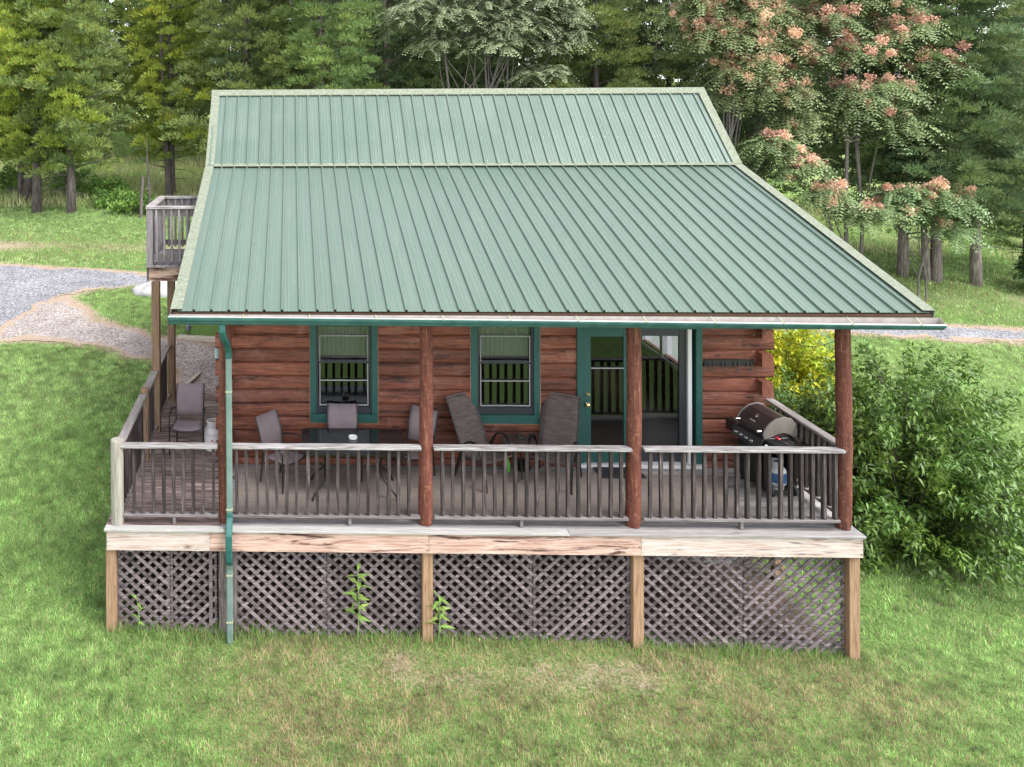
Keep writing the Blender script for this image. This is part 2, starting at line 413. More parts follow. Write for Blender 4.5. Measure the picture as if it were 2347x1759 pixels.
def gravel_mat(name, stops, sc):
    t = NT(name); p = t.pos((1, 1, 1))
    vo = t.n('TexVoronoi'); t.l(p, vo.inputs['Vector']); vo.inputs['Scale'].default_value = sc
    w = t.n('RGBToBW'); t.l(vo.outputs['Color'], w.inputs[0])
    c = t.ramp(w.outputs[0], stops)
    n = t.noise(p, 1.1, 6, .65)
    c = t.hsv(c, v=t.math('ADD', t.math('MULTIPLY', n, 1.1), .42))
    a = t.n('Attribute', attribute_name='tint')
    sp = t.n('SeparateColor'); t.l(a.outputs['Color'], sp.inputs[0])
    n2 = t.noise(p, 18, 6, .75)
    f = t.ramp(t.math('ADD', sp.outputs[0], t.math('MULTIPLY', t.math('SUBTRACT', n2, .5), 1.6)), [(.4, (0, 0, 0)), (.62, (1, 1, 1))])
    c = t.mix(f, c, t.ramp(n2, [(.3, (.20, .135, .095)), (.55, (.35, .265, .20)), (.75, (.44, .36, .29))]))
    return t.done(t.principled(c, .95, 0, .15, vo.outputs['Distance'], .9, .02))
W['gravel'] = gravel_mat('grey crushed stone', [(.2, (.10, .098, .108)), (.5, (.205, .20, .215)), (.8, (.33, .325, .345))], 34)
W['pathgravel'] = gravel_mat('pink grey pea gravel', [(.2, (.16, .125, .108)), (.5, (.30, .255, .235)), (.8, (.43, .40, .385))], 40)

W['cedar_y'] = leaf_mat('yellow green cedar sprays', (.235, .300, .050), trans=.25, var=.06, hvar=.008)
W['cedar_g'] = leaf_mat('mid green cedar sprays', (.165, .228, .072), trans=.25, var=.10, hvar=.012)
W['cedar_d'] = leaf_mat('dark green cedar sprays', (.135, .195, .085), trans=.22, var=.12, hvar=.01)
W['ailan'] = leaf_mat('compound leaves', (.200, .270, .118), trans=.3, var=.08)
W['ailanpale'] = leaf_mat('pale compound leaves', (.270, .330, .190), trans=.3, var=.06)
W['seed'] = leaf_mat('orange seed clusters', (.70, .43, .31), trans=.3, var=.06)
W['bush'] = leaf_mat('glossy lance leaves', (.090, .175, .034), trans=.22, var=.05, rough=.40, spec=.36)
W['ybush'] = leaf_mat('yellow green leaves', (.44, .46, .035), trans=.35, var=.05)
W['weed'] = leaf_mat('bright weed leaves', (.20, .31, .065), trans=.35, var=.1)
W['grass'] = leaf_mat('grass blades', (1, 1, 1), trans=.45, var=0, hvar=0, rough=.6, spec=.25)

# ------------------------------------------------------------------ terrain
CP = np.array([(-4.2,-.05,-1.42),(-2.7,-.05,-1.5),(0,-.05,-1.51),(2.73,-.05,-1.55),(5.48,-.05,-1.65),(9,0,-1.9),(14,0,-2.2),(-8,0,-1.35),(-14,0,-1.2),
(-4,-3,-1.62),(1,-3,-1.68),(6,-3,-1.8),(12,-3,-2.2),(-9,-3,-1.5),(0,-10,-2.0),(-10,-10,-1.9),(12,-10,-2.5),
(-4.1,5.2,-.25),(-8,5.2,-.2),(-5,2.5,-.85),(-3.86,8.2,.07),(-7.5,13,.5),(-9,14.5,.6),(-14,12,.55),(-11.5,21.5,1.25),(-6.6,23.5,1.45),(-20,22,1.4),
(0,2,-1.1),(5,3,-1.5),(0,9,-.15),(5,9,-.8),(8,5,-1.6),(12,6,-1.75),(17,13,-1.15),(12,13,-.75),(24,13,-1.5),(20,18,-.55),(24,18.5,-.7),(14,18,-.2),(5,16,.2),(5,24,1.0),(16,26,.5),(-8,45,4.2),(8,45,3.2),(25,45,1.8),(45,20,-1.5),(-40,20,1.5),(-30,50,4.5),(-40,-5,-1.5),(45,-5,-3.5),(0,90,7.5),(-60,90,8),(70,90,5.5),(50,50,1.5)], float)
_n = len(CP)
def _phi(r2): return np.where(r2 > 0, .5 * r2 * np.log(r2 + 1e-12), 0)
_K = _phi(((CP[:, None, :2] - CP[None, :, :2]) ** 2).sum(-1)) + np.eye(_n) * 2.0
_P = np.c_[np.ones(_n), CP[:, :2]]
_Wt = np.linalg.solve(np.block([[_K, _P], [_P.T, np.zeros((3, 3))]]), np.r_[CP[:, 2], 0, 0, 0])
def gz(x, y):
    x = np.atleast_1d(np.asarray(x, float)); y = np.atleast_1d(np.asarray(y, float)); out = np.empty(len(x))
    for i in range(0, len(x), 100000):
        a = x[i:i + 100000]; b = y[i:i + 100000]
        r2 = (a[:, None] - CP[:, 0]) ** 2 + (b[:, None] - CP[:, 1]) ** 2
        out[i:i + 100000] = _phi(r2) @ _Wt[:_n] + _Wt[_n] + _Wt[_n + 1] * a + _Wt[_n + 2] * b
    return out
def g1(x, y): return float(gz(x, y)[0])

def in_poly(x, y, P):
    c = np.zeros(len(x), bool); n = len(P); j = n - 1
    for i in range(n):
        xi, yi = P[i]; xj, yj = P[j]
        c ^= ((yi > y) != (yj > y)) & (x < (xj - xi) * (y - yi) / (yj - yi + 1e-12) + xi); j = i
    return c
def poly_dist(x, y, P):
    d = np.full(len(x), 1e9); n = len(P)
    for i in range(n):
        ax, ay = P[i]; bx, by = P[(i + 1) % n]; vx, vy = bx - ax, by - ay
        t = np.clip(((x - ax) * vx + (y - ay) * vy) / (vx * vx + vy * vy + 1e-12), 0, 1)
        d = np.minimum(d, np.hypot(x - ax - t * vx, y - ay - t * vy))
    return np.where(in_poly(x, y, P), d, -d)           # positive inside
ROAD = [(-40,14.8),(-20,14.7),(-10.6,14.5),(-8.9,14.2),(-7.4,13.95),(-6,13.6),(-2,13.4),(4,13.6),(12,13.8),(16.8,13.9),(19,13.95),(30,14.2),(45,14.5),
        (45,13.2),(30,13.0),(18.2,12.85),(15.2,12.7),(12,12.6),(4,12.2),(-2,12.0),(-6,12.2),(-7.2,11.75),(-7.9,11),(-7.75,9.9),(-7.5,9.1),(-8.2,7.95),(-10,7.6),(-14,8.0),(-20,8.6),(-40,9)]
PATH = [(-8.3,10.6),(-7.6,11.2),(-7.1,10.5),(-6.45,9.5),(-5.7,9.0),(-5.0,8.5),(-4.4,8.4),(-3.5,8.25),(-2.7,8.1),(-2.7,5.2),(-4.35,5.2),(-4.3,6.6),(-4.8,7.05),(-5.5,7.2),(-6.1,7.7),(-7.2,7.85),(-7.9,8.0),(-8.6,7.8),(-8.6,9.2)]

def sheet(name, P, m, step, lift, edge, dirt_w, x0, x1, y0, y1):
    nx = int((x1 - x0) / step) + 1; ny = int((y1 - y0) / step) + 1
    X, Y = np.meshgrid(np.linspace(x0, x1, nx), np.linspace(y0, y1, ny)); x = X.ravel(); y = Y.ravel()
    d = poly_dist(x, y, P) + (fbm(x * 2.3, y * 2.3, 5) - .5) * edge
    z = gz(x, y) + lift
    idx = np.arange(nx * ny).reshape(ny, nx)
    q = np.stack([idx[:-1, :-1], idx[:-1, 1:], idx[1:, 1:], idx[1:, :-1]], -1).reshape(-1, 4)
    keep = (d[q] > 0).all(1); q = q[keep]
    used = np.unique(q); mp = np.full(nx * ny, -1); mp[used] = np.arange(len(used))
    dirt = np.clip(1 - d / dirt_w, 0, 1)
    c = np.zeros((nx * ny, 4)); c[:, 0] = dirt; c[:, 3] = 1
    me = np_mesh(name, np.c_[x, y, z][used], mp[q], m, c[used], True)
    return link(name, me)

def build_ground():
    def axis(lo, hi, fine0, fine1, f, g):
        a = list(np.arange(fine0, fine1, f)); s = f; v = fine0
        while v > lo: s *= g; v -= s; a.insert(0, v)
        s = f; v = a[-1]
        while v < hi: s *= g; v += s; a.append(v)
        return np.array(a)
    xs = axis(-140, 160, -13, 20, .3, 1.12); ys = axis(-60, 170, -4, 24, .3, 1.12)
    X, Y = np.meshgrid(xs, ys); x = X.ravel(); y = Y.ravel()
    z = gz(np.clip(x, -70, 80), np.clip(y, -25, 95))
    near = (np.abs(x) < 25) & (y < 30)
    z += np.where(near, (fbm(x * .9, y * .9, 3) - .5) * .06, (fbm(x * .25, y * .25, 3) - .5) * .5 * np.clip((y - 28) / 20, 0, 1))
    rd = poly_dist(x, y, ROAD); pd = poly_dist(x, y, PATH)
    z = np.where((rd > -.4) | (pd > -.4), z - np.where(near, (fbm(x * .9, y * .9, 3) - .5) * .06, 0) - .006, z)
    dirt = np.maximum(np.clip(.75 + rd / .6, 0, .75), np.clip(.85 + pd / .4, 0, .85))
    # bare and straw-coloured patches: in front of the lattice, and on the bank beyond the drive
    fr = np.exp(-((y + .55) / .55) ** 2) * np.exp(-((x - 1.4) / 4.2) ** 4) * .46
    fr2 = np.exp(-((y + 1.9) / 1.1) ** 2) * np.exp(-((x + 1.6) / .55) ** 2) * .5
    bank = np.exp(-((y - 16.6) / 1.0) ** 2) * .55 * (x < 2) + np.exp(-((y - 16.3) / 1.4) ** 2) * .42 * (x >= 2)
    dirt = np.maximum.reduce([dirt, fr * (.3 + 1.4 * fbm(x * 2.3, y * 2.3, 9)), fr2 * (.2 + 1.2 * fbm(x * 2.6, y * 2.6, 19)), bank * (.55 + .8 * fbm(x * .8, y * .8, 11))])
    wild = np.clip((y - 22) / 3, 0, 1)
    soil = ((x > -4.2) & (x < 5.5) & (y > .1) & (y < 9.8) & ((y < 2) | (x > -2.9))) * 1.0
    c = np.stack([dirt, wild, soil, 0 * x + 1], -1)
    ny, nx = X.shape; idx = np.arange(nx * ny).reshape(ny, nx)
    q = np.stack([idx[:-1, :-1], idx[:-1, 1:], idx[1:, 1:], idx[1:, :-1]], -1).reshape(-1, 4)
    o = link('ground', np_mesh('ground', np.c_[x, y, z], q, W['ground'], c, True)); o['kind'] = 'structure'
build_ground()
o = sheet('driveway', ROAD, W['gravel'], .08, .007, .55, .40, -26, 32, 7, 15.4); o['kind'] = 'structure'
o = sheet('gravel_path', PATH, W['pathgravel'], .05, .011, .5, .45, -9, -2.5, 5, 11.6); o['kind'] = 'structure'

# ------------------------------------------------------------------ grass
def blades(name, x, y, h, w, tint, seed, lean=.5, zoff=0.0):
    r = np.random.default_rng(seed); n = len(x); z = gz(x, y) + (fbm(x * .9, y * .9, 3) - .5) * .06 - .012 + zoff
    a = r.uniform(0, 2 * pi, n); dx, dy = np.cos(a) * w / 2, np.sin(a) * w / 2
    la = r.uniform(0, 2 * pi, n); ll = h * r.uniform(.1, 1, n) * lean
    v = np.empty((n, 3, 3)); v[:, 0] = np.c_[x - dx, y - dy, z]; v[:, 1] = np.c_[x + dx, y + dy, z]
    v[:, 2] = np.c_[x + np.cos(la) * ll, y + np.sin(la) * ll, z + h]
    c = np.repeat(tint[:, None, :], 3, 1).reshape(-1, 3); c = np.c_[c, np.ones(len(c))]
    me = np_mesh(name, v.reshape(-1, 3), np.arange(3 * n).reshape(-1, 3), W['grass'], c)
    o = link(name, me); o['kind'] = 'stuff'; return o

def lawn_tint(x, y, r):
    n = len(x)
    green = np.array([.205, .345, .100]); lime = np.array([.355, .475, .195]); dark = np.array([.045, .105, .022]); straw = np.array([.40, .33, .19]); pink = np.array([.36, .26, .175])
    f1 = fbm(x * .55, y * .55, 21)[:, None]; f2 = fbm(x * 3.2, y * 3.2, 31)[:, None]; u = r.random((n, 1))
    f1 = np.clip(f1 + .30 * np.clip((x - 6) / 5, 0, 1)[:, None] + .22 * np.clip((-6.0 - x) / 3, 0, 1)[:, None], 0, 1.2)  # sun exposure put into blade colour: limier to the right and far left
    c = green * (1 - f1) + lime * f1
    c = c * np.where(f2 > .55, 1.15, .95)
    c = np.where(u < .25, c * .6 + dark * .4, c)
    fr = np.exp(-((y + .6) / .7) ** 2) * np.exp(-((x - 1.5) / 4.2) ** 4) * 1.25 + np.exp(-((y + 1.7) / 1.3) ** 2) * np.exp(-((x + 1.7) / .7) ** 2) * .65
    fr = fr + np.exp(-((y + 2.0) / 1.5) ** 2) * np.exp(-((x - 1.5) / 4.5) ** 2) * .40 + np.exp(-((y - 16.3) / 1.6) ** 2) * .4
    ps = .13 + fr * (.3 + 1.5 * fbm(x * 2.2, y * 2.2, 41))
    s = r.random(n) < ps
    c[s] = np.where(r.random((s.sum(), 1)) < .75, straw, pink) * r.uniform(.7, 1.1, (s.sum(), 1))
    tuft = np.clip(.25 + 1.7 * fbm(x * 8, y * 8, 55, 3), .50, 1.7)[:, None]
    return c * tuft * r.uniform(.7, 1.25, (n, 1))

def scatter_lawn(name, x0, x1, y0, y1, dens, h0, h1, w, seed, hide=True, label=None):
    r = np.random.default_rng(seed); n = int((x1 - x0) * (y1 - y0) * dens)
    x = r.uniform(x0, x1, n); y = r.uniform(y0, y1, n)
    if hide:
        k = ~((x > -4.15) & (x < 5.5) & (y > 0) & (y < 9.9)) & ~((x > -4.15) & (x < -2.7) & (y > 0) & (y < 5.3))
        x = x[k]; y = y[k]
    rd = np.maximum(poly_dist(x, y, ROAD), poly_dist(x, y, PATH)) + (fbm(x * 2.3, y * 2.3, 5) - .5) * .5
    k = r.random(len(x)) > np.clip((rd + .22) / .3, 0, 1)
    fr = np.exp(-((y + .6) / .6) ** 2) * np.exp(-((x - 1.4) / 4.0) ** 4) * .40 * (.2 + 1.4 * fbm(x * 2.9, y * 2.9, 41)) + np.exp(-((y - 16.4) / 1.2) ** 2) * .9 * (fbm(x * .8, y * .8, 11))
    k &= r.random(len(x)) > fr * 1.3
    x = x[k]; y = y[k]
    h = r.uniform(h0, h1, len(x)) * (.6 + .9 * fbm(x * 2.7, y * 2.7, 51))
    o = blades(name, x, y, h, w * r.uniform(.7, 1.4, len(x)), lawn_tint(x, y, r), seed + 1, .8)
    o['label'] = label; o['category'] = 'grass'; return o
scatter_lawn('lawn_grass', -8.5, 9.5, -3.4, 0.25, 5200, .03, .075, .010, 1, label='mown green and straw lawn in front of the lattice')
scatter_lawn('lawn_grass', -10.5, -4.2, 0.25, 8.4, 3400, .035, .08, .012, 2, label='mown green lawn left of the deck')
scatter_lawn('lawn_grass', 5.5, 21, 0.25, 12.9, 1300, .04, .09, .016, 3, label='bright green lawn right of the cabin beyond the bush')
scatter_lawn('lawn_grass', -7.6, -2.4, 8.2, 12.6, 1800, .04, .08, .015, 4, label='grass island between the gravel path and the driveway')
scatter_lawn('lawn_grass', -16, -3, 14.0, 22.5, 700, .04, .10, .022, 5, label='patchy grass bank between driveway and left cedars')
scatter_lawn('lawn_grass', 10, 30, 13.6, 21, 450, .04, .11, .024, 6, label='grass bank between driveway and right cedars')
scatter_lawn('lawn_grass', -16, -10.5, -3.4, 8.4, 700, .04, .08, .020, 7, label='lawn farther out at the left beyond the frame edge')
scatter_lawn('lawn_grass', -10.5, -8.5, -3.4, .25, 1500, .04, .08, .014, 8, label='lawn at the lower left corner')
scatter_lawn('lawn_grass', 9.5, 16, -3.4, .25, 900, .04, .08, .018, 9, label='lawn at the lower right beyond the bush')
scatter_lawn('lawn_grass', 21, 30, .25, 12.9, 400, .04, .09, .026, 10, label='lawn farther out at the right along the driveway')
def tall_grass():
    r = np.random.default_rng(77); n = 7000
    x = r.uniform(-4.3, 5.7, n); k = r.random(n) < (.25 + 1.1 * fbm(x * 1.6, x * 0 + 3, 61)); x = x[k]; y = -.02 - np.abs(r.normal(0, .16, len(x))) + .10
    h = r.uniform(.05, .20, len(x)) * (.35 + 1.2 * fbm(x * 2.1, x * 0 + 9, 71))
    t = np.where(r.random((len(x), 1)) < .2, [[.38, .34, .18]], [[.19, .31, .085]]) * r.uniform(.7, 1.25, (len(x), 1))
    o = blades('tall_grass', x, y, h, r.uniform(.008, .016, len(x)), t, 78, .7)
    tag(o, 'taller unmown grass along the foot of the lattice', 'grass')
tall_grass()
def meadow():
    r = np.random.default_rng(88); n = 60000
    x = np.r_[r.uniform(-26, 2, n), r.uniform(10, 34, n // 2)]; y = np.r_[r.uniform(22.0, 40, n), r.uniform(20.5, 38, n // 2)]
    h = r.uniform(.10, .42, len(x)) * (.5 + fbm(x * .8, y * .8, 81))
    t = np.where(fbm(x * .4, y * .4, 91)[:, None] > .52, [[.52, .54, .27]], [[.38, .52, .18]]) * r.uniform(.7, 1.25, (len(x), 1))
    o = blades('meadow_grass', x, y, h, r.uniform(.03, .06, len(x)), t, 89, .6)
    tag(o, 'tall pale meadow grass on the hillside behind the trees', 'grass')
meadow()

# ------------------------------------------------------------------ log cabin
YW, YB, XL, XR = 1.95, 9.8, -2.84, 5.45       # outer wall faces
EAVE = (-.30, 2.93); BREAK = (4.43, 4.39); RIDGE = (5.87, 5.757)
RXL, RXR = -3.35, 6.345
cabin = empty('log_cabin', (0, YW, 0))
tag(cabin, 'red brown log cabin with a green ribbed metal roof above its front porch', 'cabin')
C0 = Vector(cabin.location)
def cl(p): return Vector(p) - C0
def cpart(mb, name, mats, parent=None, **kw):
    """mesh given in world coordinates, stored under the cabin"""
    mb.v = [tuple(Vector(p) - C0) for p in mb.v]
    return mb.build(name, mats, parent or cabin, **kw)

LOGH, LOG0 = .2118, .087 - .2118
def log_profile(y, d, z):
    return [(y + d * .15, z + .002), (y + d * .15, z + LOGH - .004), (y + d * .012, z + LOGH - .004), (y - d * .012, z + LOGH * .86), (y - d * .020, z + LOGH * .5), (y - d * .012, z + LOGH * .14), (y + d * .012, z + .002)]
OPEN = [(-1.50, -.46, .65, 2.26), (.97, 2.02, .65, 2.26), (2.58, 4.47, -.05, 2.22)]
for k in range(17):
    z = LOG0 + k * LOGH; zc = z + LOGH / 2
    x0, x1 = (XL - .13, XR + .11) if k % 2 == 1 else (XL + .15, XR - .15)
    segs = [(x0, x1)]
    for a, b, za, zb in OPEN:
        if za - .02 < zc < zb + .02:
            segs = [s for s0, s1 in segs for s in ([(s0, min(s1, a)), (max(s0, b), s1)] if s0 < b and s1 > a else [(s0, s1)]) if s[1] - s[0] > .05]
    for s0, s1 in segs:
        if s1 - s0 > 3.5:
            m_ = s0 + (s1 - s0) * rnd.uniform(.35, .65); parts_ = [(s0, m_ - .001), (m_ + .001, s1)]
        else: parts_ = [(s0, s1)]
        for p0, p1 in parts_:
            mb = MB(); j = rnd.uniform(-.004, .004)
            mb.prism([(y_ + j, z_) for y_, z_ in log_profile(YW, 1, z)], 'x', p0, p1)
            cpart(mb, 'wall_log', W['log'])
    # side and back walls
    if z < 2.9:
        for X, d in ((XL, 1), (XR, -1)):
            mb = MB(); ya, yb = (YW - .17, YB + .17) if k % 2 == 0 else (YW + .15, YB - .15)
            pr_ = [(p[0] - YW + X if d == 1 else X - (p[0] - YW), p[1]) for p in log_profile(YW, 1, z)]
            segy = [(ya, yb)]
            if X == XR and .62 < zc < 1.95: segy = [(ya, 4.35), (6.35, yb)]
            for a, b in segy:
                q = MB(); q.prism(pr_, 'y', a, b); cpart(q, 'wall_log', W['log_y'])
        mb = MB(); mb.prism([(y_, z_) for y_, z_ in log_profile(YB, -1, z)], 'x', XL + .16, XR - .16); cpart(mb, 'wall_log', W['log'])
for X, d in ((XL + .02, 1), (XR - .02, -1)):
    mb = MB(); ze = .30
    pts = [(YW + .16, 2.90), (YB - .16, 2.90), (YB - .16, 3.05), (RIDGE[0], RIDGE[1] - .22), (BREAK[0], BREAK[1] - .2), (YW + .16, 3.50)]
    mb.prism(pts, 'x', X, X + d * .1); cpart(mb, 'gable_wall', W['log_y'])
# foundation, floor, ceiling inside
mb = MB(); mb.box((XL + .2, YW + .06, -1.9), (XR - .2, YB - .2, -.13)); cpart(mb, 'foundation', W['block'])
mb = MB(); mb.box((XL + .15, YW + .15, -.08), (XR - .15, YB - .15, -.02)); cpart(mb, 'interior_floor', W['intfloor'])
mb = MB(); mb.box((XL + .16, YW + .16, 2.62), (XR - .16, YB - .16, 2.72)); cpart(mb, 'interior_ceiling', W['interior'])
mb = MB(); mb.box((1.2, YW + 2.8, -.02), (1.3, YB - .2, 2.62)); cpart(mb, 'partition_wall', W['interior'])
# right-hand window seen through the patio door
mb = MB()
for a, b in (((XR - .17, 4.35, .60), (XR + .02, 4.45, 1.97)), ((XR - .17, 6.25, .60), (XR + .02, 6.35, 1.97)), ((XR - .17, 5.28, .66), (XR + .01, 5.40, 1.91)), ((XR - .18, 4.45, .60), (XR + .02, 6.25, .68)), ((XR - .17, 4.45, 1.90), (XR + .02, 6.25, 1.97))): mb.box(a, b)
win_r = cpart(mb, 'side_window', W['white'])
def screen_mat():
    t = NT('fine insect screen'); tr = t.n('BsdfTransparent'); df = t.n('BsdfTranslucent'); df.inputs[0].default_value = (.34, .34, .36, 1)
    ck = t.n('TexBrick'); t.l(t.pos((1, 1, 1)), ck.inputs['Vector']); mx = t.n('MixShader'); mx.inputs[0].default_value = .45
    t.l(tr.outputs[0], mx.inputs[1]); t.l(df.outputs[0], mx.inputs[2]); return t.done(mx.outputs[0])
W['screen'] = screen_mat()
mb = MB(); mb.box((XR - .08, 4.46, .69), (XR - .075, 6.24, 1.89)); cpart(mb, 'insect_screen', W['screen'], win_r)

# windows on the porch wall
def porch_window(x0, x1, z0, z1):
    y = YW - .045
    mb = MB(); t = .095
    mb.box((x0, y, z0), (x1, YW + .10, z0 + .135)); mb.box((x0, y, z1 - t), (x1, YW + .10, z1))
    mb.box((x0, y + .002, z0 + .137), (x0 + t, YW + .10, z1 - t - .002)); mb.box((x1 - t, y + .002, z0 + .137), (x1, YW + .10, z1 - t - .002))
    w = cpart(mb, 'window', W['green'], bevel=.004)
    tr = MB()                                       # thin bare wood edge round the trim
    tr.box((x0 - .012, y + .012, z0 - .014), (x1 + .012, YW + .05, z0 - .001)); tr.box((x0 - .013, y + .012, z0), (x0 - .001, YW + .05, z1)); tr.box((x1 + .001, y + .012, z0), (x1 + .013, YW + .05, z1))
    cpart(tr, 'window_edging', W['under'], w)
    a, b = x0 + t + .002, x1 - t - .002; za, zb = z0 + .137, z1 - t - .002
    fr = MB(); f = .028
    for p, q in (((a, YW - .015, za), (a + f, YW + .06, zb)), ((b - f, YW - .015, za), (b, YW + .06, zb)), ((a + f, YW - .015, za), (b - f, YW + .06, za + .10)), ((a + f, YW - .015, zb - f), (b - f, YW + .06, zb)), ((a + f, YW + .0, 1.565), (b - f, YW + .06, 1.60))): fr.box(p, q)
    cpart(fr, 'window_frame', W['frame'], w)
    sa = MB(); e = .012; l_, r_ = a + f + .02, b - f - .02
    for zz in (.915, 1.295, 1.985): sa.box((l_, YW - .022, zz), (r_, YW + .004, zz + e))
    sa.box((l_, YW - .020, .928), (l_ + e, YW + .002, 1.563)); sa.box((r_ - e, YW - .020, .928), (r_, YW + .002, 1.563))
    sa.box((l_ , YW - .020, 1.60), (l_ + e * .8, YW + .002, 1.984)); sa.box((r_ - e * .8, YW - .020, 1.60), (r_, YW + .002, 1.984))
    cpart(sa, 'sash', W['sash'], w)
    for q0, q1 in ((za + .101, 1.564), (1.601, zb - f - .001)):
        g = MB(); g.box((a + f + .001, YW + .026, q0), (b - f - .001, YW + .031, q1)); cpart(g, 'pane', W['glass'], w)
for o_ in OPEN[:2]: porch_window(*o_)
# curtains hung inside
def curtain(x0, x1, z0, z1, y, m):
    mb = MB(); n = 40; pts = []
    for i in range(n + 1):
        x = x0 + (x1 - x0) * i / n; pts.append((x, y + .018 * sin(i * 1.9)))
    pts += [(p[0], p[1] + .006) for p in reversed(pts)]
    mb.prism(pts, 'z', z0, z1); return cpart(mb, 'curtain', m)
W['curtain'] = plain('greenish curtain', (.30, .295, .265), .9)
curtain(-1.40, -.56, 1.62, 2.3, YW + .22, W['curtain']); curtain(1.07, 1.92, 1.62, 2.3, YW + .22, W['curtain'])

# patio door
dx0, dx1, dz1 = 2.58, 4.47, 2.22
mb = MB(); y = YW - .05
mb.box((dx0, y, -.02), (dx0 + .10, YW + .1, dz1)); mb.box((dx1 - .095, y, -.02), (dx1, YW + .1, dz1)); mb.box((dx0 + .101, y + .002, dz1 - .11), (dx1 - .096, YW + .1, dz1))
door = cpart(mb, 'patio_door', W['green'], bevel=.004)
def leaf(x0, x1, m, yy, zb=.10):
    mb = MB(); s = .11
    mb.box((x0, yy, .06), (x0 + s, yy + .045, dz1 - .112)); mb.box((x1 - s, yy, .06), (x1, yy + .045, dz1 - .112))
    mb.box((x0 + s, yy + .001, .06), (x1 - s, yy + .044, .06 + .22)); mb.box((x0 + s, yy + .001, dz1 - .23), (x1 - s, yy + .044, dz1 - .113))
    d = cpart(mb, 'door_leaf', m, door, bevel=.003)
    g = MB(); g.box((x0 + s, yy + .02, .28), (x1 - s, yy + .026, dz1 - .232)); cpart(g, 'door_glass', W['doorglass'], door); return d
leaf(dx0 + .102, 3.40, W['green'], YW - .03); leaf(3.402, 4.26, W['frame'], YW + .02)
mb = MB(); mb.box((2.80, YW - .034, 1.50), (3.29, YW - .012, 1.515)); cpart(mb, 'blind_rail', W['sash'], door)
mb = MB(); mb.box((4.262, YW - .03, .02), (4.318, YW + .07, dz1 - .112)); cpart(mb, 'door_jamb', W['white'], door)
mb = MB(); mb.box((2.60, YW - .10, -.01), (4.45, YW + .1, .055)); cpart(mb, 'threshold', W['white'], door)
for nm, zz, rr in (('door_knob', .955, .030), ('deadbolt', 1.12, .022)):
    mb = MB(); mb.lathe([(rr * .9, 0), (rr, .008), (rr * .5, .018), (rr * .5, .035), (rr, .045), (rr * .95, .065), (rr * .4, .075)], 14)
    o = mb.build(nm, W['brass'], door, cl((2.735, YW - .03, zz)), (R(90), 0, 0), smooth=True)

# roof
def slope_obj(name, x, y0z0, y1z1, mb_fn, m, parent, up=.0):
    pass
PANW = .2286
def panel_mesh(L, nribs, name, w):
    """ribbed sheet: x across, y up the slope, z out of the sheet"""
    prof = []
    for i in range(nribs):
        b = i * PANW
        prof += [(b, 0), (b + .005, .030), (b + .024, .030), (b + .034, 0)]
        for q in (.092, .152): prof += [(b + q - .010, 0), (b + q, .0035), (b + q + .010, 0)]
    prof.append((w, 0))
    prof = [p for p in prof if p[0] <= w + 1e-6]
    vs = []; fs = []; n = len(prof)
    for yy, dz in ((0, 0), (L, 0), (0, -.004), (L, -.004)): vs += [(p[0], yy, p[1] + dz) for p in prof]
    for i in range(n - 1):
        fs.append((i, i + 1, n + i + 1, n + i)); fs.append((2 * n + i, 3 * n + i, 3 * n + i + 1, 2 * n + i + 1)); fs.append((i, 2 * n + i, 2 * n + i + 1, i + 1))
    me = bpy.data.meshes.new(name); me.from_pydata(vs, [], fs); me.materials.append(W['roof']); me.update(); return me
def roof(name, A, B, label=None, screws=True):
    ya, za = A; yb, zb = B; L = math.hypot(yb - ya, zb - za); ang = math.atan2(zb - za, abs(yb - ya)); back = yb < ya
    mb = MB(); n = Vector((0, -(zb - za), (yb - ya))).normalized()
    if back: n = -n
    pts = []
    for (yy, zz), t in ((A, .028), (B, .028), (B, .15), (A, .15)): pts.append((yy - n.y * t, zz - n.z * t))
    mb.prism(pts, 'x', RXL + .03, RXR - .03)
    rf = cpart(mb, name, W['interior'])
    def place(o, x):
        o.location = cl((x, ya, za)); o.rotation_euler = Euler((ang, 0, 0)) if not back else Euler((ang, 0, pi))
    x = RXL + .06; full = PANW * 4; x1 = RXR - .06; meshes = {}
    while x < x1 - .02:
        w = min(full, x1 - x); key = round(w, 3)
        if key not in meshes: meshes[key] = panel_mesh(L, 5 if w >= full else int(w / PANW) + 1, 'roof_panel', w)
        o = link('roof_panel', meshes[key], None, rf); place(o, x if not back else x + w); o.location.z += 0
        o.location = o.location + Vector((0, n.y, n.z)) * rnd.uniform(0, .001)
        x += w
    if screws:
        s = MB(); x = RXL + .06
        rows = [.10 + i * (L - .2) / max(1, round(L / .62)) for i in range(int(max(1, round(L / .62))) + 1)]
        while x < x1:
            for r_ in rows:
                for c in (.060,):
                    s.lathe([(.010, 0), (.010, .003), (.006, .004), (.006, .010)], 6, (x + c, r_, .0))
            x += PANW
        o = s.build('roof_screws', W['zinc'], rf); o['kind'] = 'stuff'; place(o, 0)
    return rf, n
lower, nl = roof('lower_roof', EAVE, BREAK)
upper, nu = roof('upper_roof', (BREAK[0] + .0, BREAK[1] + .03), RIDGE)
backr, nb_ = roof('back_roof', (YB + .45, RIDGE[1] - (YB + .45 - RIDGE[0]) * .95), RIDGE, screws=False)
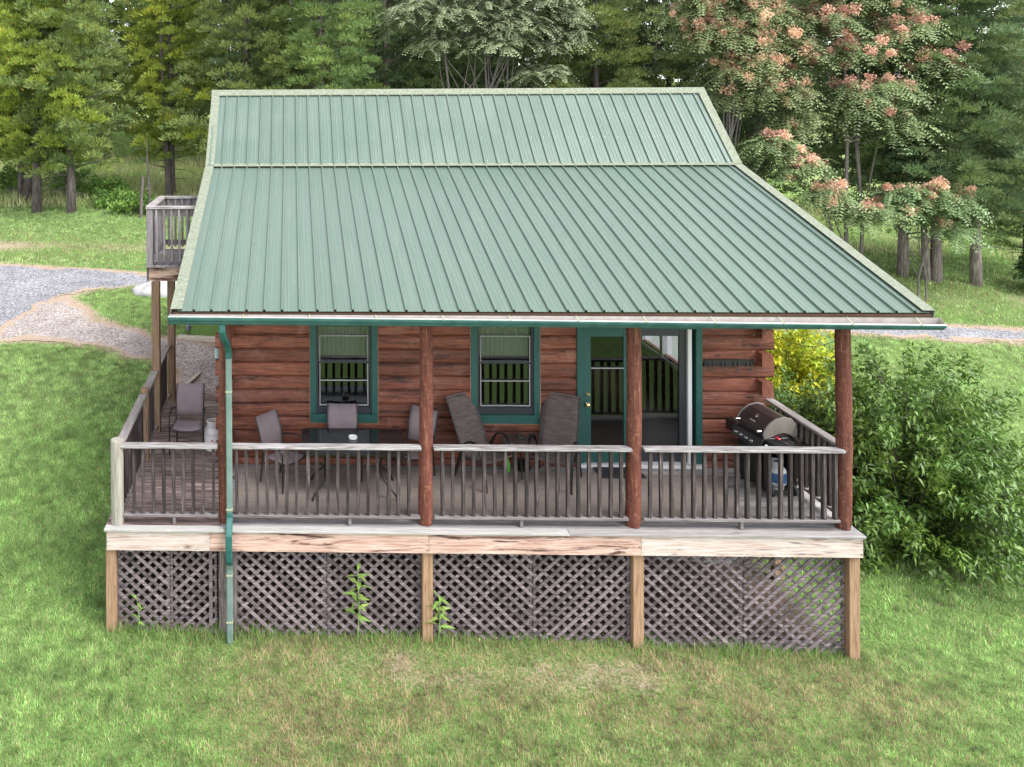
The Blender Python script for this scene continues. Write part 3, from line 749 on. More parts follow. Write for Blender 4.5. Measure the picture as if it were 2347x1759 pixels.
def trim_strip(A, B, x0, x1, lift, th, name, parent, back=False, drop=0.0):
    """flat trim along a slope with a folded-down outer edge"""
    n = Vector((0, -(B[1] - A[1]), (B[0] - A[0]))).normalized()
    if n.z < 0: n = -n
    q = lambda P, t: (P[0] + n.y * t, P[1] + n.z * t)
    mb = MB(); mb.prism([q(A, lift), q(B, lift), q(B, lift + th), q(A, lift + th)], 'x', x0, x1)
    if drop:
        xo = x0 if x0 < 1 else x1 - .012
        mb.prism([q(A, lift - drop), q(B, lift - drop), q(B, lift - .001), q(A, lift - .001)], 'x', xo, xo + .012)
    return cpart(mb, name, W['lichen'], parent)
for x0, x1 in ((RXL, RXL + .155), (RXR - .155, RXR)):
    for A, B, p in ((EAVE, BREAK, lower), ((BREAK[0], BREAK[1] + .012), RIDGE, upper), ((YB + .45, RIDGE[1] - (YB + .45 - RIDGE[0]) * .95), RIDGE, backr)):
        cuts = 3 if p is lower else 2
        for i in range(cuts):
            t0, t1 = i / cuts, (i + 1) / cuts; f = lambda t: (A[0] + (B[0] - A[0]) * t, A[1] + (B[1] - A[1]) * t)
            trim_strip(f(t0 + (.001 if i else 0)), f(t1), x0, x1, .0285 + .003 * (i % 2), .006, 'rake_trim', p, drop=.17)
# ridge cap and transition flashing
mb = MB(); n = nu
A = Vector((0, RIDGE[0], RIDGE[1] + .052)); dn = Vector((0, BREAK[0] - RIDGE[0], BREAK[1] - RIDGE[1])).normalized(); db = Vector((0, 1, -.95)).normalized()
p0 = A + dn * .155; p1 = A; p2 = A + db * .155
mb.prism([(p0.y, p0.z), (p1.y, p1.z), (p2.y, p2.z), (p2.y, p2.z - .012), (p1.y, p1.z - .014), (p0.y, p0.z - .012)], 'x', RXL - .004, RXR + .004); cpart(mb, 'ridge_cap', W['lichen'])
mb = MB(); dl = Vector((0, EAVE[0] - BREAK[0], EAVE[1] - BREAK[1])).normalized(); A = Vector((0, BREAK[0] + .03, BREAK[1] + .060)); p0 = A + dl * .11
mb.prism([(A.y, A.z), (p0.y, p0.z - .004), (p0.y, p0.z - .012), (A.y, A.z - .02)], 'x', RXL + .156, RXR - .156); cpart(mb, 'roof_flashing', W['lichen'], lower)
# eave board and porch beam
mb = MB(); mb.box((RXL + .04, EAVE[0] + .06, 2.76), (RXR - .04, EAVE[0] + .085, 2.90)); cpart(mb, 'eave_board', W['barkdark'])
mb = MB(); mb.box((-2.80, .02, 2.69), (5.60, .17, 2.86)); cpart(mb, 'porch_beam', W['log'])
for i in range(13):
    xx = -2.75 + i * .69
    mb = MB(); d_ = .30
    s = (BREAK[1] - EAVE[1]) / (BREAK[0] - EAVE[0])
    f = lambda yy: EAVE[1] + (yy - EAVE[0]) * s - .16
    mb.prism([(-.26, f(-.26) - .03), (2.1, f(2.1) - .10), (2.1, f(2.1)), (-.26, f(-.26))], 'x', xx, xx + .045); cpart(mb, 'rafter', W['log_y'])
# gutter
def gutter():
    zl, zr = 2.890, 2.868; xl, xr = -3.365, 6.40; yb = EAVE[0] - .002
    out = [(yb, 0), (yb, -.105), (yb - .098, -.105), (yb - .112, -.085), (yb - .116, -.065), (yb - .136, -.045), (yb - .142, -.018), (yb - .142, -.004), (yb - .130, .004)]
    def turn(p, x, z):
        u = (x - xl) / (xr - xl); an = R(30) * u ** 1.3; dy, dz = p[0] - yb, p[1]
        return (x, yb + dy * cos(an) - dz * sin(an) * .4, z + dz * cos(an) + dy * sin(an))
    def strip(pts, inn):
        k = 12; n = len(pts); vs = []
        for i in range(k + 1):
            x = xl + (xr - xl) * i / k; vs += [turn(p, x, zl + (zr - zl) * i / k) for p in pts]
        fs = []
        for i in range(k):
            for j in range(n - 1):
                q_ = (i * n + j, i * n + j + 1, (i + 1) * n + j + 1, (i + 1) * n + j); fs.append(q_ if not inn else q_[::-1])
        return vs, fs
    mb = MB(); v, f = strip(out, False); mb.add(v, f, 0)
    inn = [(yb - .003, 0)] + [(p[0] * 1.0 + (.004 if i > 1 else -.003), p[1] + .004) for i, p in enumerate(out) if i > 0]
    v, f = strip(inn, True); mb.add(v, f, 1)
    for x, z, s in ((xl, zl, 0), (xr, zr, 1)):
        pts = out + [(yb, .0)]
        tp = [turn(p, x, z) for p in out[:-1]]; mb.prism([(p[1], p[2]) for p in tp], 'x', x - .003 * (1 - s), x + .003 * s, 1 if s else 0)
    g = cpart(mb, 'gutter', [W['gutter'], W['gutterin']])
    for i in range(12):
        x = -3.25 + i * .85
        if x > 6.3: break
        z = zl + (zr - zl) * (x - xl) / (xr - xl)
        f_ = turn((yb - .138, .003), x, z); g_ = turn((yb - .006, .0), x, z); h = MB(); h.tube([(x, g_[1], g_[2] + .006), (x, f_[1], f_[2] + .006)], .01, flat=(.012, .004, (1, 0, 0))); h.box((x - .006, f_[1] - .012, f_[2] - .012), (x + .006, f_[1] - .005, f_[2] + .009)); cpart(h, 'gutter_hanger', W['strap'], g)
gutter()
dx = -2.615
mb = MB(); FL = (.085, .062, (1, 0, 0))
mb.tube([(dx - .06, -.37, 2.78), (dx - .06, -.37, 2.68), (dx - .045, -.31, 2.58), (dx - .01, -.16, 2.46), (dx, -.075, 2.34), (dx, -.06, 2.25)], .04, flat=FL)
ds = cpart(mb, 'downspout', W['spoutdark'], bevel=.012)
mb = MB(); mb.tube([(dx, -.06, 2.25), (dx, -.06, .20)], .04, flat=(.080, .057, (1, 0, 0))); cpart(mb, 'downspout_pipe', W['downspout'], ds, bevel=.012)
mb = MB(); mb.tube([(dx, -.06, .20), (dx, -.065, .12), (dx, -.15, .03), (dx, -.215, -.03), (dx, -.222, -.20), (dx, -.20, -.36), (dx, -.14, -.44)], .04, flat=FL); cpart(mb, 'downspout_elbow', W['spoutdark'], ds, bevel=.012)
mb = MB(); mb.tube([(dx, -.14, -.44), (dx, -.12, -.52), (dx, -.12, -1.50)], .04, flat=(.080, .057, (1, 0, 0))); cpart(mb, 'downspout_pipe', W['downspout'], ds, bevel=.012)
for z, yy in ((1.80, -.06), (.24, -.06), (-.60, -.12), (-1.22, -.12)):
    mb = MB(); mb.box((dx - .043, yy - .034, z), (dx + .043, yy + .034, z + .018)); cpart(mb, 'strap', W['strap'], ds)

# log posts under the porch roof
def log_post(x, y, r, seed):
    q = random.Random(seed); mb = MB(); n = 14; k = 28; H = 2.69; vs = []; fs = []
    for i in range(k):
        z = H * i / (k - 1); rr = r * (1.06 - .10 * z / H)
        if i == 0: rr *= .86
        for j in range(n):
            an = 2 * pi * j / n; wv = 1 + .030 * sin(3 * an + z * 2 + seed) + .02 * sin(z * 9 + an * 2 + seed * 3) + q.uniform(-.022, .022)
            vs.append((rr * wv * cos(an) + .008 * sin(z * 1.7 + seed), rr * wv * sin(an), z))
    fs = [(i * n + j, i * n + (j + 1) % n, (i + 1) * n + (j + 1) % n, (i + 1) * n + j) for i in range(k - 1) for j in range(n)] + [tuple(range(n - 1, -1, -1)), tuple(range((k - 1) * n, k * n))]
    mb.add(vs, fs); mb.build('porch_post', W['post'], cabin, cl((x, y, .0)), smooth=True, sharp=60)
PX = (-2.676, 0.0, 2.73, 5.452)
for i, (x, r) in enumerate(zip(PX, (.086, .090, .094, .094))): log_post(x, .095, r, i + 3)

# ------------------------------------------------------------------ deck
deck = empty('porch_deck', (0, 0, -1.55))
tag(deck, 'raised wooden porch deck with peach fascia planks and crisscross lattice skirting', 'deck')
D0 = Vector(deck.location)
def dpart(mb, name, mats, parent=None, **kw):
    mb.v = [tuple(Vector(p) - D0) for p in mb.v]; return mb.build(name, mats, parent or deck, **kw)
DXL, DXR = -4.275, 5.60
y = -.143; row = 0
while y < 5.2:
    w = .137; x1 = DXR if y + w < YW - .02 else XL - .02
    cuts = [DXL]
    if x1 > 0:
        if row == 0: cuts += [-2.74, 1.82]
        else: cuts += sorted(rnd.choice([(-2.74, 1.35), (-2.74, .0, 2.73), (-1.3, 3.4), (-2.74, 2.73), (-2.74, 4.1)]))
    cuts.append(x1)
    for a, b in zip(cuts[:-1], cuts[1:]):
        t = rnd.uniform(-.003, .002)
        m = W['deck'] if a < -3 else W['deckgrey']
        if row == 0: m = W['deckpale'] if b < 2 else W['deckgrey']
        elif b > 5.5 and a > 2.5: m = W['deckpale'] if row > 1 and a > 3 else W['deckgrey']
        mb = MB(); mb.box((a + .001, y, -.030 + t), (b - .001, y + w - .006, t))
        dpart(mb, 'deck_board', m, bevel=.004)
    if row > 0 and x1 > 0 and y < 1.8:                 # bleached right-hand ends beside the rug
        pass
    y += w; row += 1
# fascia
for a, b, m in ((-4.245, -2.872, 'fasciapale'), (-2.870, -.002, 'fascia'), (.001, 2.745, 'fascia'), (2.748, 5.575, 'fasciapale')):
    mb = MB(); mb.box((a, -.113, -.290), (b, -.075, -.034 - .0)); dpart(mb, 'fascia_plank', W[m], bevel=.003)
mb = MB(); mb.box((-4.250, -.074, -.285), (-4.215, 5.15, -.036)); dpart(mb, 'side_fascia', W['fasciapale'])
mb = MB(); mb.box((5.54, -.074, -.285), (5.576, 1.95, -.036)); dpart(mb, 'side_fascia', W['fascia'])
for yy in (.55, 1.2, 1.85, 2.6, 3.4, 4.2, 5.05):
    mb = MB(); mb.box((-4.21, yy, -.22), (5.53 if yy < 1.9 else -2.9, yy + .04, -.037)); dpart(mb, 'joist', W['barkdark'])
nails = MB(); q = random.Random(5)
for a in (-4.235, -2.88, -2.86, -.02, .02, 2.73, 2.765, 5.56):
    for zz in (-.07, -.12, -.18, -.25): nails.box((a - .004 + q.uniform(-.02, .02), -.1145, zz + q.uniform(-.01, .01)), (a + .006 + q.uniform(0, .01), -.112, zz + .007))
for i in range(30):
    a = -4.1 + i * .33 + q.uniform(-.1, .1); zz = q.choice((-.07, -.25)) ; nails.box((a, -.1145, zz), (a + .010, -.112, zz + .006))
o = dpart(nails, 'nail_heads', W['barkdark']); o['kind'] = 'stuff'
for x, yy in ((-4.20, .0), (-.01, .0), (2.73, .0), (5.50, .0), (-4.17, 2.4), (-4.17, 4.8), (5.50, 1.75)):
    mb = MB(); zb = g1(x, yy) - .15
    mb.box((x - .068, yy - .065, zb), (x + .068, yy + .065, -.292)); dpart(mb, 'support_post', W['under'], bevel=.006)
for x in (-2.72,):
    mb = MB(); mb.box((x - .05, .0, -1.75), (x + .19, .09, -.292)); dpart(mb, 'support_post', W['barkdark'])

def clip_line(px, pz, dx_, dz, x0, x1, z0, z1):
    t0, t1 = -1e9, 1e9
    for p, d, a, b in ((px, dx_, x0, x1), (pz, dz, z0, z1)):
        if abs(d) < 1e-9:
            if p < a or p > b: return None
            continue
        u, v = (a - p) / d, (b - p) / d
        if u > v: u, v = v, u
        t0, t1 = max(t0, u), min(t1, v)
    return (t0, t1) if t1 - t0 > .04 else None
def lattice(x0, x1, sgn, yf=.020):
    zb = min(g1(x0, 0), g1(x1, 0)) - .05; zt = -.292
    p = MB(); p.box((x0, yf + .036, zb), (x0 + .03, yf + .05, zt)); p.box((x1 - .03, yf + .036, zb), (x1, yf + .05, zt)); p.box((x0 + .03, yf + .036, zt - .05), (x1 - .03, yf + .05, zt))
    pan = dpart(p, 'lattice_panel', W['lat'])
    pitch = .1555
    for layer, s in ((0, sgn), (1, -sgn)):
        yy = yf if layer == 0 else yf + .017
        an = -s * R(43)                                   # s=+1 falls to the right
        d = (cos(an), sin(an)); c = x0 - 3 + rnd.uniform(0, pitch)
        while c < x1 + 3:
            r_ = clip_line(c, zt, d[0], d[1], x0 + .002, x1 - .002, zb, zt)
            if r_:
                t0, t1 = r_; L = t1 - t0; mx, mz = c + d[0] * (t0 + t1) / 2, zt + d[1] * (t0 + t1) / 2
                mb = MB(); w = .040
                mb.box((-L / 2, 0, -w / 2), (L / 2, .0165, w / 2))
                o = mb.build('slat', W['lat'], pan); o.location = Vector((mx, yy, mz)) - D0; o.rotation_euler = (rnd.uniform(-.02, .02), -an + rnd.uniform(-.006, .006), 0)
            c += pitch
for a in ((-4.13, -3.43, 1), (-3.42, -2.80, -1), (-2.54, -1.335, 1), (-1.325, -.085, 1), (.065, 1.385, 1), (1.395, 2.655, -1), (2.805, 4.125, 1), (4.135, 5.425, -1)): lattice(*a)
mb = MB(); mb.box((-4.235, .12, -1.5), (-4.215, 2.3, -.29)); mb.box((-4.235, 2.5, -1.1), (-4.215, 4.7, -.29)); dpart(mb, 'side_light_block', W['lat'])  # unseen solid boards, added to darken the space behind the front lattice
mb = MB(); mb.box((-2.90, .012, -1.6), (-2.855, .03, -.292)); dpart(mb, 'batten', W['lat'])
mb = MB(); mb.box((3.0, .08, -1.66), (5.42, .10, -1.50)); dpart(mb, 'skirt_board', W['deckgrey'])

# ------------------------------------------------------------------ railings
bal_mesh = None
def get_bal(L=.93):
    m = MB(); m.box((-.0195, -.030, 0), (.0195, .030, L)); return m.mesh('baluster', W['bal'])
BALS = [get_bal(.905), get_bal(.905), get_bal(.905)]
def rail_x(x0, x1, nb, first, step, label, foot, capext=(0, 0), y=.04):
    r_ = empty('porch_railing', ((x0 + x1) / 2, y, 0)); tag(r_, label, 'railing', 'front porch railings'); O = Vector(r_.location)
    def P(mb, n, m, **k):
        mb.v = [tuple(Vector(p) - O) for p in mb.v]; return mb.build(n, m, r_, **k)
    mb = MB(); mb.box((x0 - capext[0], y - .075, 1.025), (x1 + capext[1], y + .062, 1.063)); P(mb, 'top_rail', W['cap'], bevel=.006)
    mb = MB(); mb.box((x0, y - .045, .104), (x1, y + .045, .139)); P(mb, 'bottom_rail', W['lowrail'], bevel=.005)
    for i in range(nb):
        o = link('baluster', BALS[i % 3], None, r_, (first + i * step - O.x + rnd.uniform(-.006, .006), rnd.uniform(-.004, .004), .128), (rnd.uniform(-.006, .006), rnd.uniform(-.010, .010), rnd.uniform(-.12, .12)))
    for f in foot:
        mb = MB(); mb.box((f - .019, y - .03, .002), (f + .019, y + .03, .104)); P(mb, 'foot_block', W['lowrail'])
    return r_
rail_x(-4.04, -2.775, 9, -3.905, .1335, 'short weathered grey railing left of the green downspout', [-3.36], (.06, 0))
rail_x(-2.58, -.092, 18, -2.525, .1345, 'weathered railing in front of the glass dining table', [-1.02], (.01, .015))
rail_x(.094, 2.632, 18, .205, .1375, 'weathered railing in front of the two brown lounge chairs', [1.24], (.01, .04))
rail_x(2.828, 5.36, 18, 2.925, .140, 'weathered railing in front of the patio door and grill', [4.10], (.0, .05))
def rail_y(x, segs, label, group, posts, capx, name='porch_railing'):
    r_ = empty(name, (x, segs[0][0], 0)); tag(r_, label, 'railing', group); O = Vector(r_.location)
    def P(mb, n, m, **k):
        mb.v = [tuple(Vector(p) - O) for p in mb.v]; return mb.build(n, m, r_, **k)
    for y0, y1 in segs:
        mb = MB(); mb.box((x - capx, y0, 1.025), (x + capx, y1, 1.063)); P(mb, 'top_rail', W['cap_y'], bevel=.006)
        mb = MB(); mb.box((x - .045, y0, .104), (x + .045, y1, .139)); P(mb, 'bottom_rail', W['cap_y'], bevel=.005)
        n = int((y1 - y0 - .08) / .135)
        for i in range(n):
            link('baluster', BALS[i % 3], None, r_, (rnd.uniform(-.004, .004), y0 + .09 + i * .135 - O.y, .128), (rnd.uniform(-.008, .008), 0, rnd.uniform(-.1, .1)))
    for (px_, py_, w, h, m) in posts:
        mb = MB()
        if m == 'cornerpost': mb.lathe([(w * .96, 0), (w, .02), (w, h - .03), (w * .96, h - .005), (w * .90, h)], 18, (px_, py_, 0))
        else: mb.box((px_ - w, py_ - w, 0), (px_ + w, py_ + w, h))
        P(mb, 'rail_post', W[m], bevel=.006 if m != 'cornerpost' else 0, smooth=m == 'cornerpost')
    return r_
rail_y(-4.10, [(.12, 1.97), (2.13, 3.105), (3.255, 4.62)], 'long side railing along the left edge of the deck', 'side porch railings',
       [(-4.125, .03, .086, 1.13, 'cornerpost'), (-4.09, 2.05, .06, 1.13, 'balpost')], .062)
rail_y(5.47, [(.20, 1.90)], 'short side railing behind the grill at the right end of the deck', 'side porch railings', [], .065)

# ------------------------------------------------------------------ balcony on the left gable
bal = empty('balcony', (-3.45, 3.9, 0)); tag(bal, 'small grey wooden balcony on tall posts at the left gable', 'balcony')
B0 = Vector(bal.location)
def bpart(mb, n, m, parent=None, **k):
    mb.v = [tuple(Vector(p) - B0) for p in mb.v]; return mb.build(n, m, parent or bal, **k)
by0, by1, bx0, bx1 = 3.15, 4.62, -4.25, XL - .02
for px_, py_ in ((-4.085, 3.18), (-4.035, 4.70)):
    mb = MB(); mb.box((px_ - .068, py_ - .07, .0), (px_ + .068, py_ + .07, 2.56)); bpart(mb, 'support_post', W['balpost'], bevel=.006)
mb = MB(); mb.box((bx0 + .05, by0 + .02, 2.565), (bx1, by0 + .06, 2.795)); bpart(mb, 'beam', W['fascia'])
mb = MB(); mb.box((bx0 + .05, by1 + .02, 2.565), (bx1, by1 + .06, 2.795)); bpart(mb, 'beam', W['fascia'])
mb = MB(); mb.box((bx0 + .012, by0 + .02, 2.565), (bx0 + .048, by1 + .06, 2.795)); bpart(mb, 'beam', W['barkdark'])
xx = bx0
while xx < bx1 - .05:
    mb = MB(); mb.box((xx, by0 - .03, 2.80), (min(xx + .134, bx1), by1 + .10, 2.833)); bpart(mb, 'deck_board', W['barkdark'] if rnd.random() < .0 else W['balc'], bevel=.004); xx += .140
for px_, py_ in ((bx0 + .065, by0 + .06), (bx0 + .065, by1)):
    mb = MB(); mb.box((px_ - .055, py_ - .055, 2.834), (px_ + .055, py_ + .055, 3.79)); bpart(mb, 'rail_post', W['balc'], bevel=.006)
for py_, a in ((by0 + .04, 0), (by1, 1)):
    mb = MB(); mb.box((bx0 + (0 if a == 0 else .14), py_ - .06, 3.792), (bx1, py_ + .07, 3.832)); bpart(mb, 'top_rail', W['cap'], bevel=.004)
    mb = MB(); mb.box((bx0 + .122, py_ - .005, 2.93), (bx1, py_ + .033, 3.02)); bpart(mb, 'bottom_rail', W['lowrail'])
    mb = MB(); mb.box((bx0 + .122, py_ - .004, 3.66), (bx1, py_ + .034, 3.79)); bpart(mb, 'upper_rail', W['balc'])
    for i in range(10):
        mb = MB(); x = bx0 + .17 + i * .128
        if x > bx1 - .05: break
        mb.box((x, py_ - .043, 2.90), (x + .038, py_ - .006, 3.785), rot=(0, rnd.uniform(-.01, .01), 0)); bpart(mb, 'baluster', W['balc'])
mb = MB(); mb.box((bx0, by0 + .112, 3.793), (bx0 + .138, by1 + .07, 3.833)); bpart(mb, 'top_rail', W['cap_y'], bevel=.004)
mb = MB(); mb.box((bx0 + .03, by0 + .12, 2.93), (bx0 + .068, by1 - .06, 3.02)); bpart(mb, 'bottom_rail', W['cap_y'])
for i in range(10):
    mb = MB(); yy = by0 + .2 + i * .128
    if yy > by1 - .1: break
    mb.box((bx0 + .069, yy, 2.90), (bx0 + .105, yy + .038, 3.785)); bpart(mb, 'baluster', W['balc'])

# ------------------------------------------------------------------ trees
def unit(v): return v / (np.linalg.norm(v, axis=-1, keepdims=True) + 1e-9)
def cedar_crown(name, H, Rm, base, seed, m, nb=250, k=110, ty=1.0, size=1.0):
    """red cedar: rising limbs that carry flattened tufts of short feathery sprays"""
    r = np.random.default_rng(seed)
    C = []; D = []; Q = []
    for i in range(nb):
        f = (i + r.random()) / nb; f = f ** .92
        z = base + (H - base) * f * .97
        prof = (1 - f) ** .62 * (.55 + .45 * min(1, f / .12)) + .05
        az = i * 2.39996 + r.normal(0, .35)
        lob = 1 + .22 * sin(az * 2 + seed) + .15 * sin(az * 3 + z * 1.3)
        L = Rm * prof * lob * r.uniform(.72, 1.12)
        rise = r.uniform(.10, .45) * L * (.6 + .8 * f); dr = np.array([cos(az), sin(az)])
        nt = max(2, int(L / .40))
        for j in range(nt):
            t = .22 + .78 * (j + r.random()) / nt
            if r.random() > .35 + .65 * t: continue
            p = np.array([dr[0] * L * t, dr[1] * L * t, z + rise * t - .28 * L * max(0, t - .6) ** 2 * 3 * r.uniform(.2, 1.2)])
            sp = .42 * (1 - .35 * t) * size
            p = p + np.array([-dr[1], dr[0], 0]) * r.normal(0, sp) + np.array([0, 0, r.normal(0, .20)])
            C.append(p); D.append([dr[0] * .8, dr[1] * .8, .95 + .4 * f]); Q.append(t)
    C = np.array(C); D = unit(np.array(D)); Q = np.array(Q); n = len(C)
    u = r.normal(0, 1, (n, k, 3)); u = unit(u); u[..., 2] = np.abs(u[..., 2]) * 1.0 - .2
    d = unit(u * .9 + D[:, None, :] * .75)
    rad = r.uniform(.75, 1.25, (n, 1, 1)) * np.array([.36, .36, .30]) * size
    org = C[:, None, :] + u * rad * r.uniform(.45, 1.0, (n, k, 1))
    ln = r.uniform(.09, .20, (n, k, 1)) * size; wd = r.uniform(.032, .064, (n, k, 1)) * size
    side = unit(np.cross(d, unit(r.normal(0, 1, (n, k, 3)))))
    tip = org + d * ln + np.array([0, 0, -.25]) * ln * r.uniform(0, 1, (n, k, 1))
    V = np.stack([org - side * wd / 2, org + side * wd / 2, tip], 2).reshape(-1, 3)
    # spray age: young ends of limbs are yellower than the old inner sprays
    hue = r.normal(0, .07, (n, 1)) + (Q[:, None] - .6) * .25
    tint = np.stack([np.clip(1 + hue * 1.2, .5, 1.7), np.clip(1 + hue * .7, .6, 1.5), np.clip(1 - hue * .5, .5, 1.4)], -1) * r.uniform(.8, 1.15, (n, 1, 1))
    tint = np.repeat(tint, k * 3, 1).reshape(-1, 3)
    brown = np.repeat(r.random(n * k) < .035, 3); tint[brown] = tint[brown] * np.array([1.3, .75, .6])
    return np_mesh(name, V, np.arange(len(V)).reshape(-1, 3), m, np.c_[tint, np.ones(len(tint))])
def cedar_trunk(name, H, base, rad, seed, m, twin=False, bare=10):
    q = random.Random(seed); mb = MB()
    def stem(x, y, rr, top, lean):
        path = [(x + lean * (i / 9) ** 1.2 + q.uniform(-.03, .03), y + q.uniform(-.03, .03), -.4 + (top + .4) * i / 9) for i in range(10)]
        mb.tube(path, [rr * (1.35 if i == 0 else 1.12 if i == 1 else 1 - .085 * i) for i in range(10)], 10)
    stem(0, 0, rad, H * .94, q.uniform(-.3, .3))
    if twin: stem(.28, .18, rad * .7, H * .8, .7)
    for i in range(30):
        z = base * .75 + (H * .85 - base * .55) * (i / 34); a = i * 2.4 + q.uniform(-.3, .3); L = q.uniform(.8, 2.2) * (1 - .5 * i / 34)
        mb.tube([(0, 0, z), (cos(a) * L * .5, sin(a) * L * .5, z + .10 * L + q.uniform(-.05, .1)), (cos(a) * L, sin(a) * L, z + .3 * L)], [.034, .022, .008], 5)
    for i in range(bare):                       # thin dead lower twigs
        z = base * q.uniform(.45, 1.15); a = q.uniform(0, 6.28); L = q.uniform(.6, 1.7)
        mb.tube([(0, 0, z), (cos(a) * L * .5, sin(a) * L * .5, z - .02 * L), (cos(a) * L, sin(a) * L, z - .18 * L + q.uniform(-.1, .2))], [.016, .010, .004], 4)
    return mb.mesh(name, m, True)
CROWNS = {}; TRUNKS = {}
for key, (H, Rm, b, sd, m) in {'y1': (14.0, 2.7, 1.7, 11, 'cedar_y'), 'y2': (14.5, 2.5, 1.7, 12, 'cedar_y'), 'g1': (14.5, 2.9, 1.6, 13, 'cedar_g'), 'g2': (13.5, 2.7, 1.5, 14, 'cedar_g'), 'd1': (15.0, 3.2, 2.1, 15, 'cedar_d'), 'd2': (14.0, 2.9, 1.8, 16, 'cedar_d')}.items():
    CROWNS[key] = cedar_crown('crown_' + key, H, Rm, b, sd, W[m]); TRUNKS[key] = cedar_trunk('trunk_' + key, H, b, .15, sd, W['barkdark'] if key[0] in 'yg' else W['bark'], twin=key in ('y2', 'd2'))
def cedar(x, y, key, s, rz, label, group=None, sx=1.0):
    t = empty('cedar_tree', (x, y, g1(x, y) - .05), rz); t.scale = (s * sx, s * sx, s)
    tag(t, label, 'tree', group or 'cedar trees behind the cabin')
    link('trunk', TRUNKS[key], None, t); link('crown', CROWNS[key], None, t); return t
for a in [
 (-11.45, 21.3, 'y1', 1.0, .3, 'yellow green cedar with a pale bare trunk, nearest the driveway at far left'),
 (-12.3, 22.9, 'y2', 1.02, 2.2, 'cedar with a dark trunk just behind the pale-trunked cedar at far left'),
 (-10.15, 21.3, 'g2', 1.0, 1.3, 'cedar with a dark double trunk, second from the left behind the driveway'),
 (-6.65, 23.6, 'y2', 1.0, 4.0, 'yellow green cedar rising behind the balcony with bare twigs low on its trunk'),
 (-14.6, 23.5, 'g1', 1.0, .9, 'green cedar cut by the left edge of the photo'),
 (-3.6, 22.3, 'g1', .98, 2.9, 'green cedar behind the left end of the roof ridge'),
 (-.6, 21.2, 'g2', 1.0, 5.1, 'feathery green cedar above the ridge, left of the pale leafy tree'),
 (2.1, 24.2, 'd2', 1.05, 1.0, 'dark cedar standing behind the pale leafy tree'),
 (6.2, 25.0, 'd1', 1.0, 2.0, 'dark cedar hidden mostly by the right half of the pale leafy tree'),
 (9.6, 21.2, 'g1', 1.0, .2, 'green cedar above the right end of the roof ridge'),
 (12.4, 22.6, 'd1', 1.0, 3.3, 'dark cedar behind the tree with orange seed clusters beside the roof'),
 (15.3, 21.4, 'd2', 1.0, 4.1, 'dark cedar between the two tall trees with orange seed clusters'),
 (18.5, 18.0, 'd1', .92, 5.5, 'dark cedar with a straight pale trunk, first right of the roof'),
 (19.35, 17.7, 'd2', .95, 2.7, 'dark cedar with a double trunk, second right of the roof'),
 (20.5, 17.5, 'd1', .92, 1.4, 'dark cedar with a slim leaning trunk, third right of the roof'),
 (23.0, 18.6, 'g2', .72, .7, 'tall green cedar at the right edge below the patch of sky'),
 (26.2, 22.5, 'd2', .52, 3.7, 'shorter dark cedar at the top right corner under the sky'),
 (28.5, 20.5, 'g1', .58, 1.9, 'cedar standing just beyond the right edge of the photo'),
 (32.5, 23.0, 'd1', .62, 2.6, 'dark cedar farther out to the right along the driveway bank'),
]: cedar(*a)
FAR = ['farther green cedar behind the left edge tree', 'farther yellow green cedar above the weedy thicket at far left', 'farther green cedar showing between the two left trunks', 'farther green cedar behind the pale meadow left of the balcony', 'farther dark cedar behind the left roof corner', 'farther green cedar behind the left third of the ridge', 'farther dark cedar just left of the pale leafy tree', 'farther dark cedar straight behind the pale leafy tree', 'farther dark cedar behind the right side of the pale leafy tree', 'farther green cedar between the pale leafy tree and the roof end', 'farther dark cedar behind the orange seeded tree by the ridge', 'farther green cedar behind the gap of sky between the orange seeded trees', 'farther dark cedar behind the taller orange seeded tree', 'farther dark cedar behind the right cedar trunks', 'farthest dark cedar filling the gap above the two left trunks', 'farthest dark cedar filling the gap left of the cedar behind the balcony', 'farthest dark cedar filling the gap above the left roof corner', 'farthest dark cedar filling the gap left of the pale leafy tree', 'farthest dark cedar filling the gap right of the pale leafy tree', 'farthest dark cedar filling the gap behind the orange seeded tree by the ridge']
for i, (x, y, k) in enumerate([(-17, 31, 'g2'), (-13.6, 33, 'y2'), (-10.9, 31.5, 'g1'), (-8.0, 34.5, 'g1'), (-5.0, 30.5, 'd1'), (-2.2, 31, 'g1'), (.4, 29.5, 'd2'), (3.6, 31, 'd2'), (6.6, 30.5, 'd1'), (9.4, 28, 'g1'), (12.2, 29.5, 'd1'), (15.4, 28.5, 'g2'), (19.0, 27.5, 'd1'), (21.5, 26.5, 'd2'), (-15.2, 37, 'd1'), (-9.6, 38, 'd2'), (-3.4, 36.5, 'd1'), (2.0, 36, 'd1'), (7.6, 35.5, 'd2'), (13.8, 34.5, 'd1')]):
    cedar(x, y, k, 1.0 + .05 * (i % 3), i * 1.1, FAR[i], 'farther cedars up the hill')

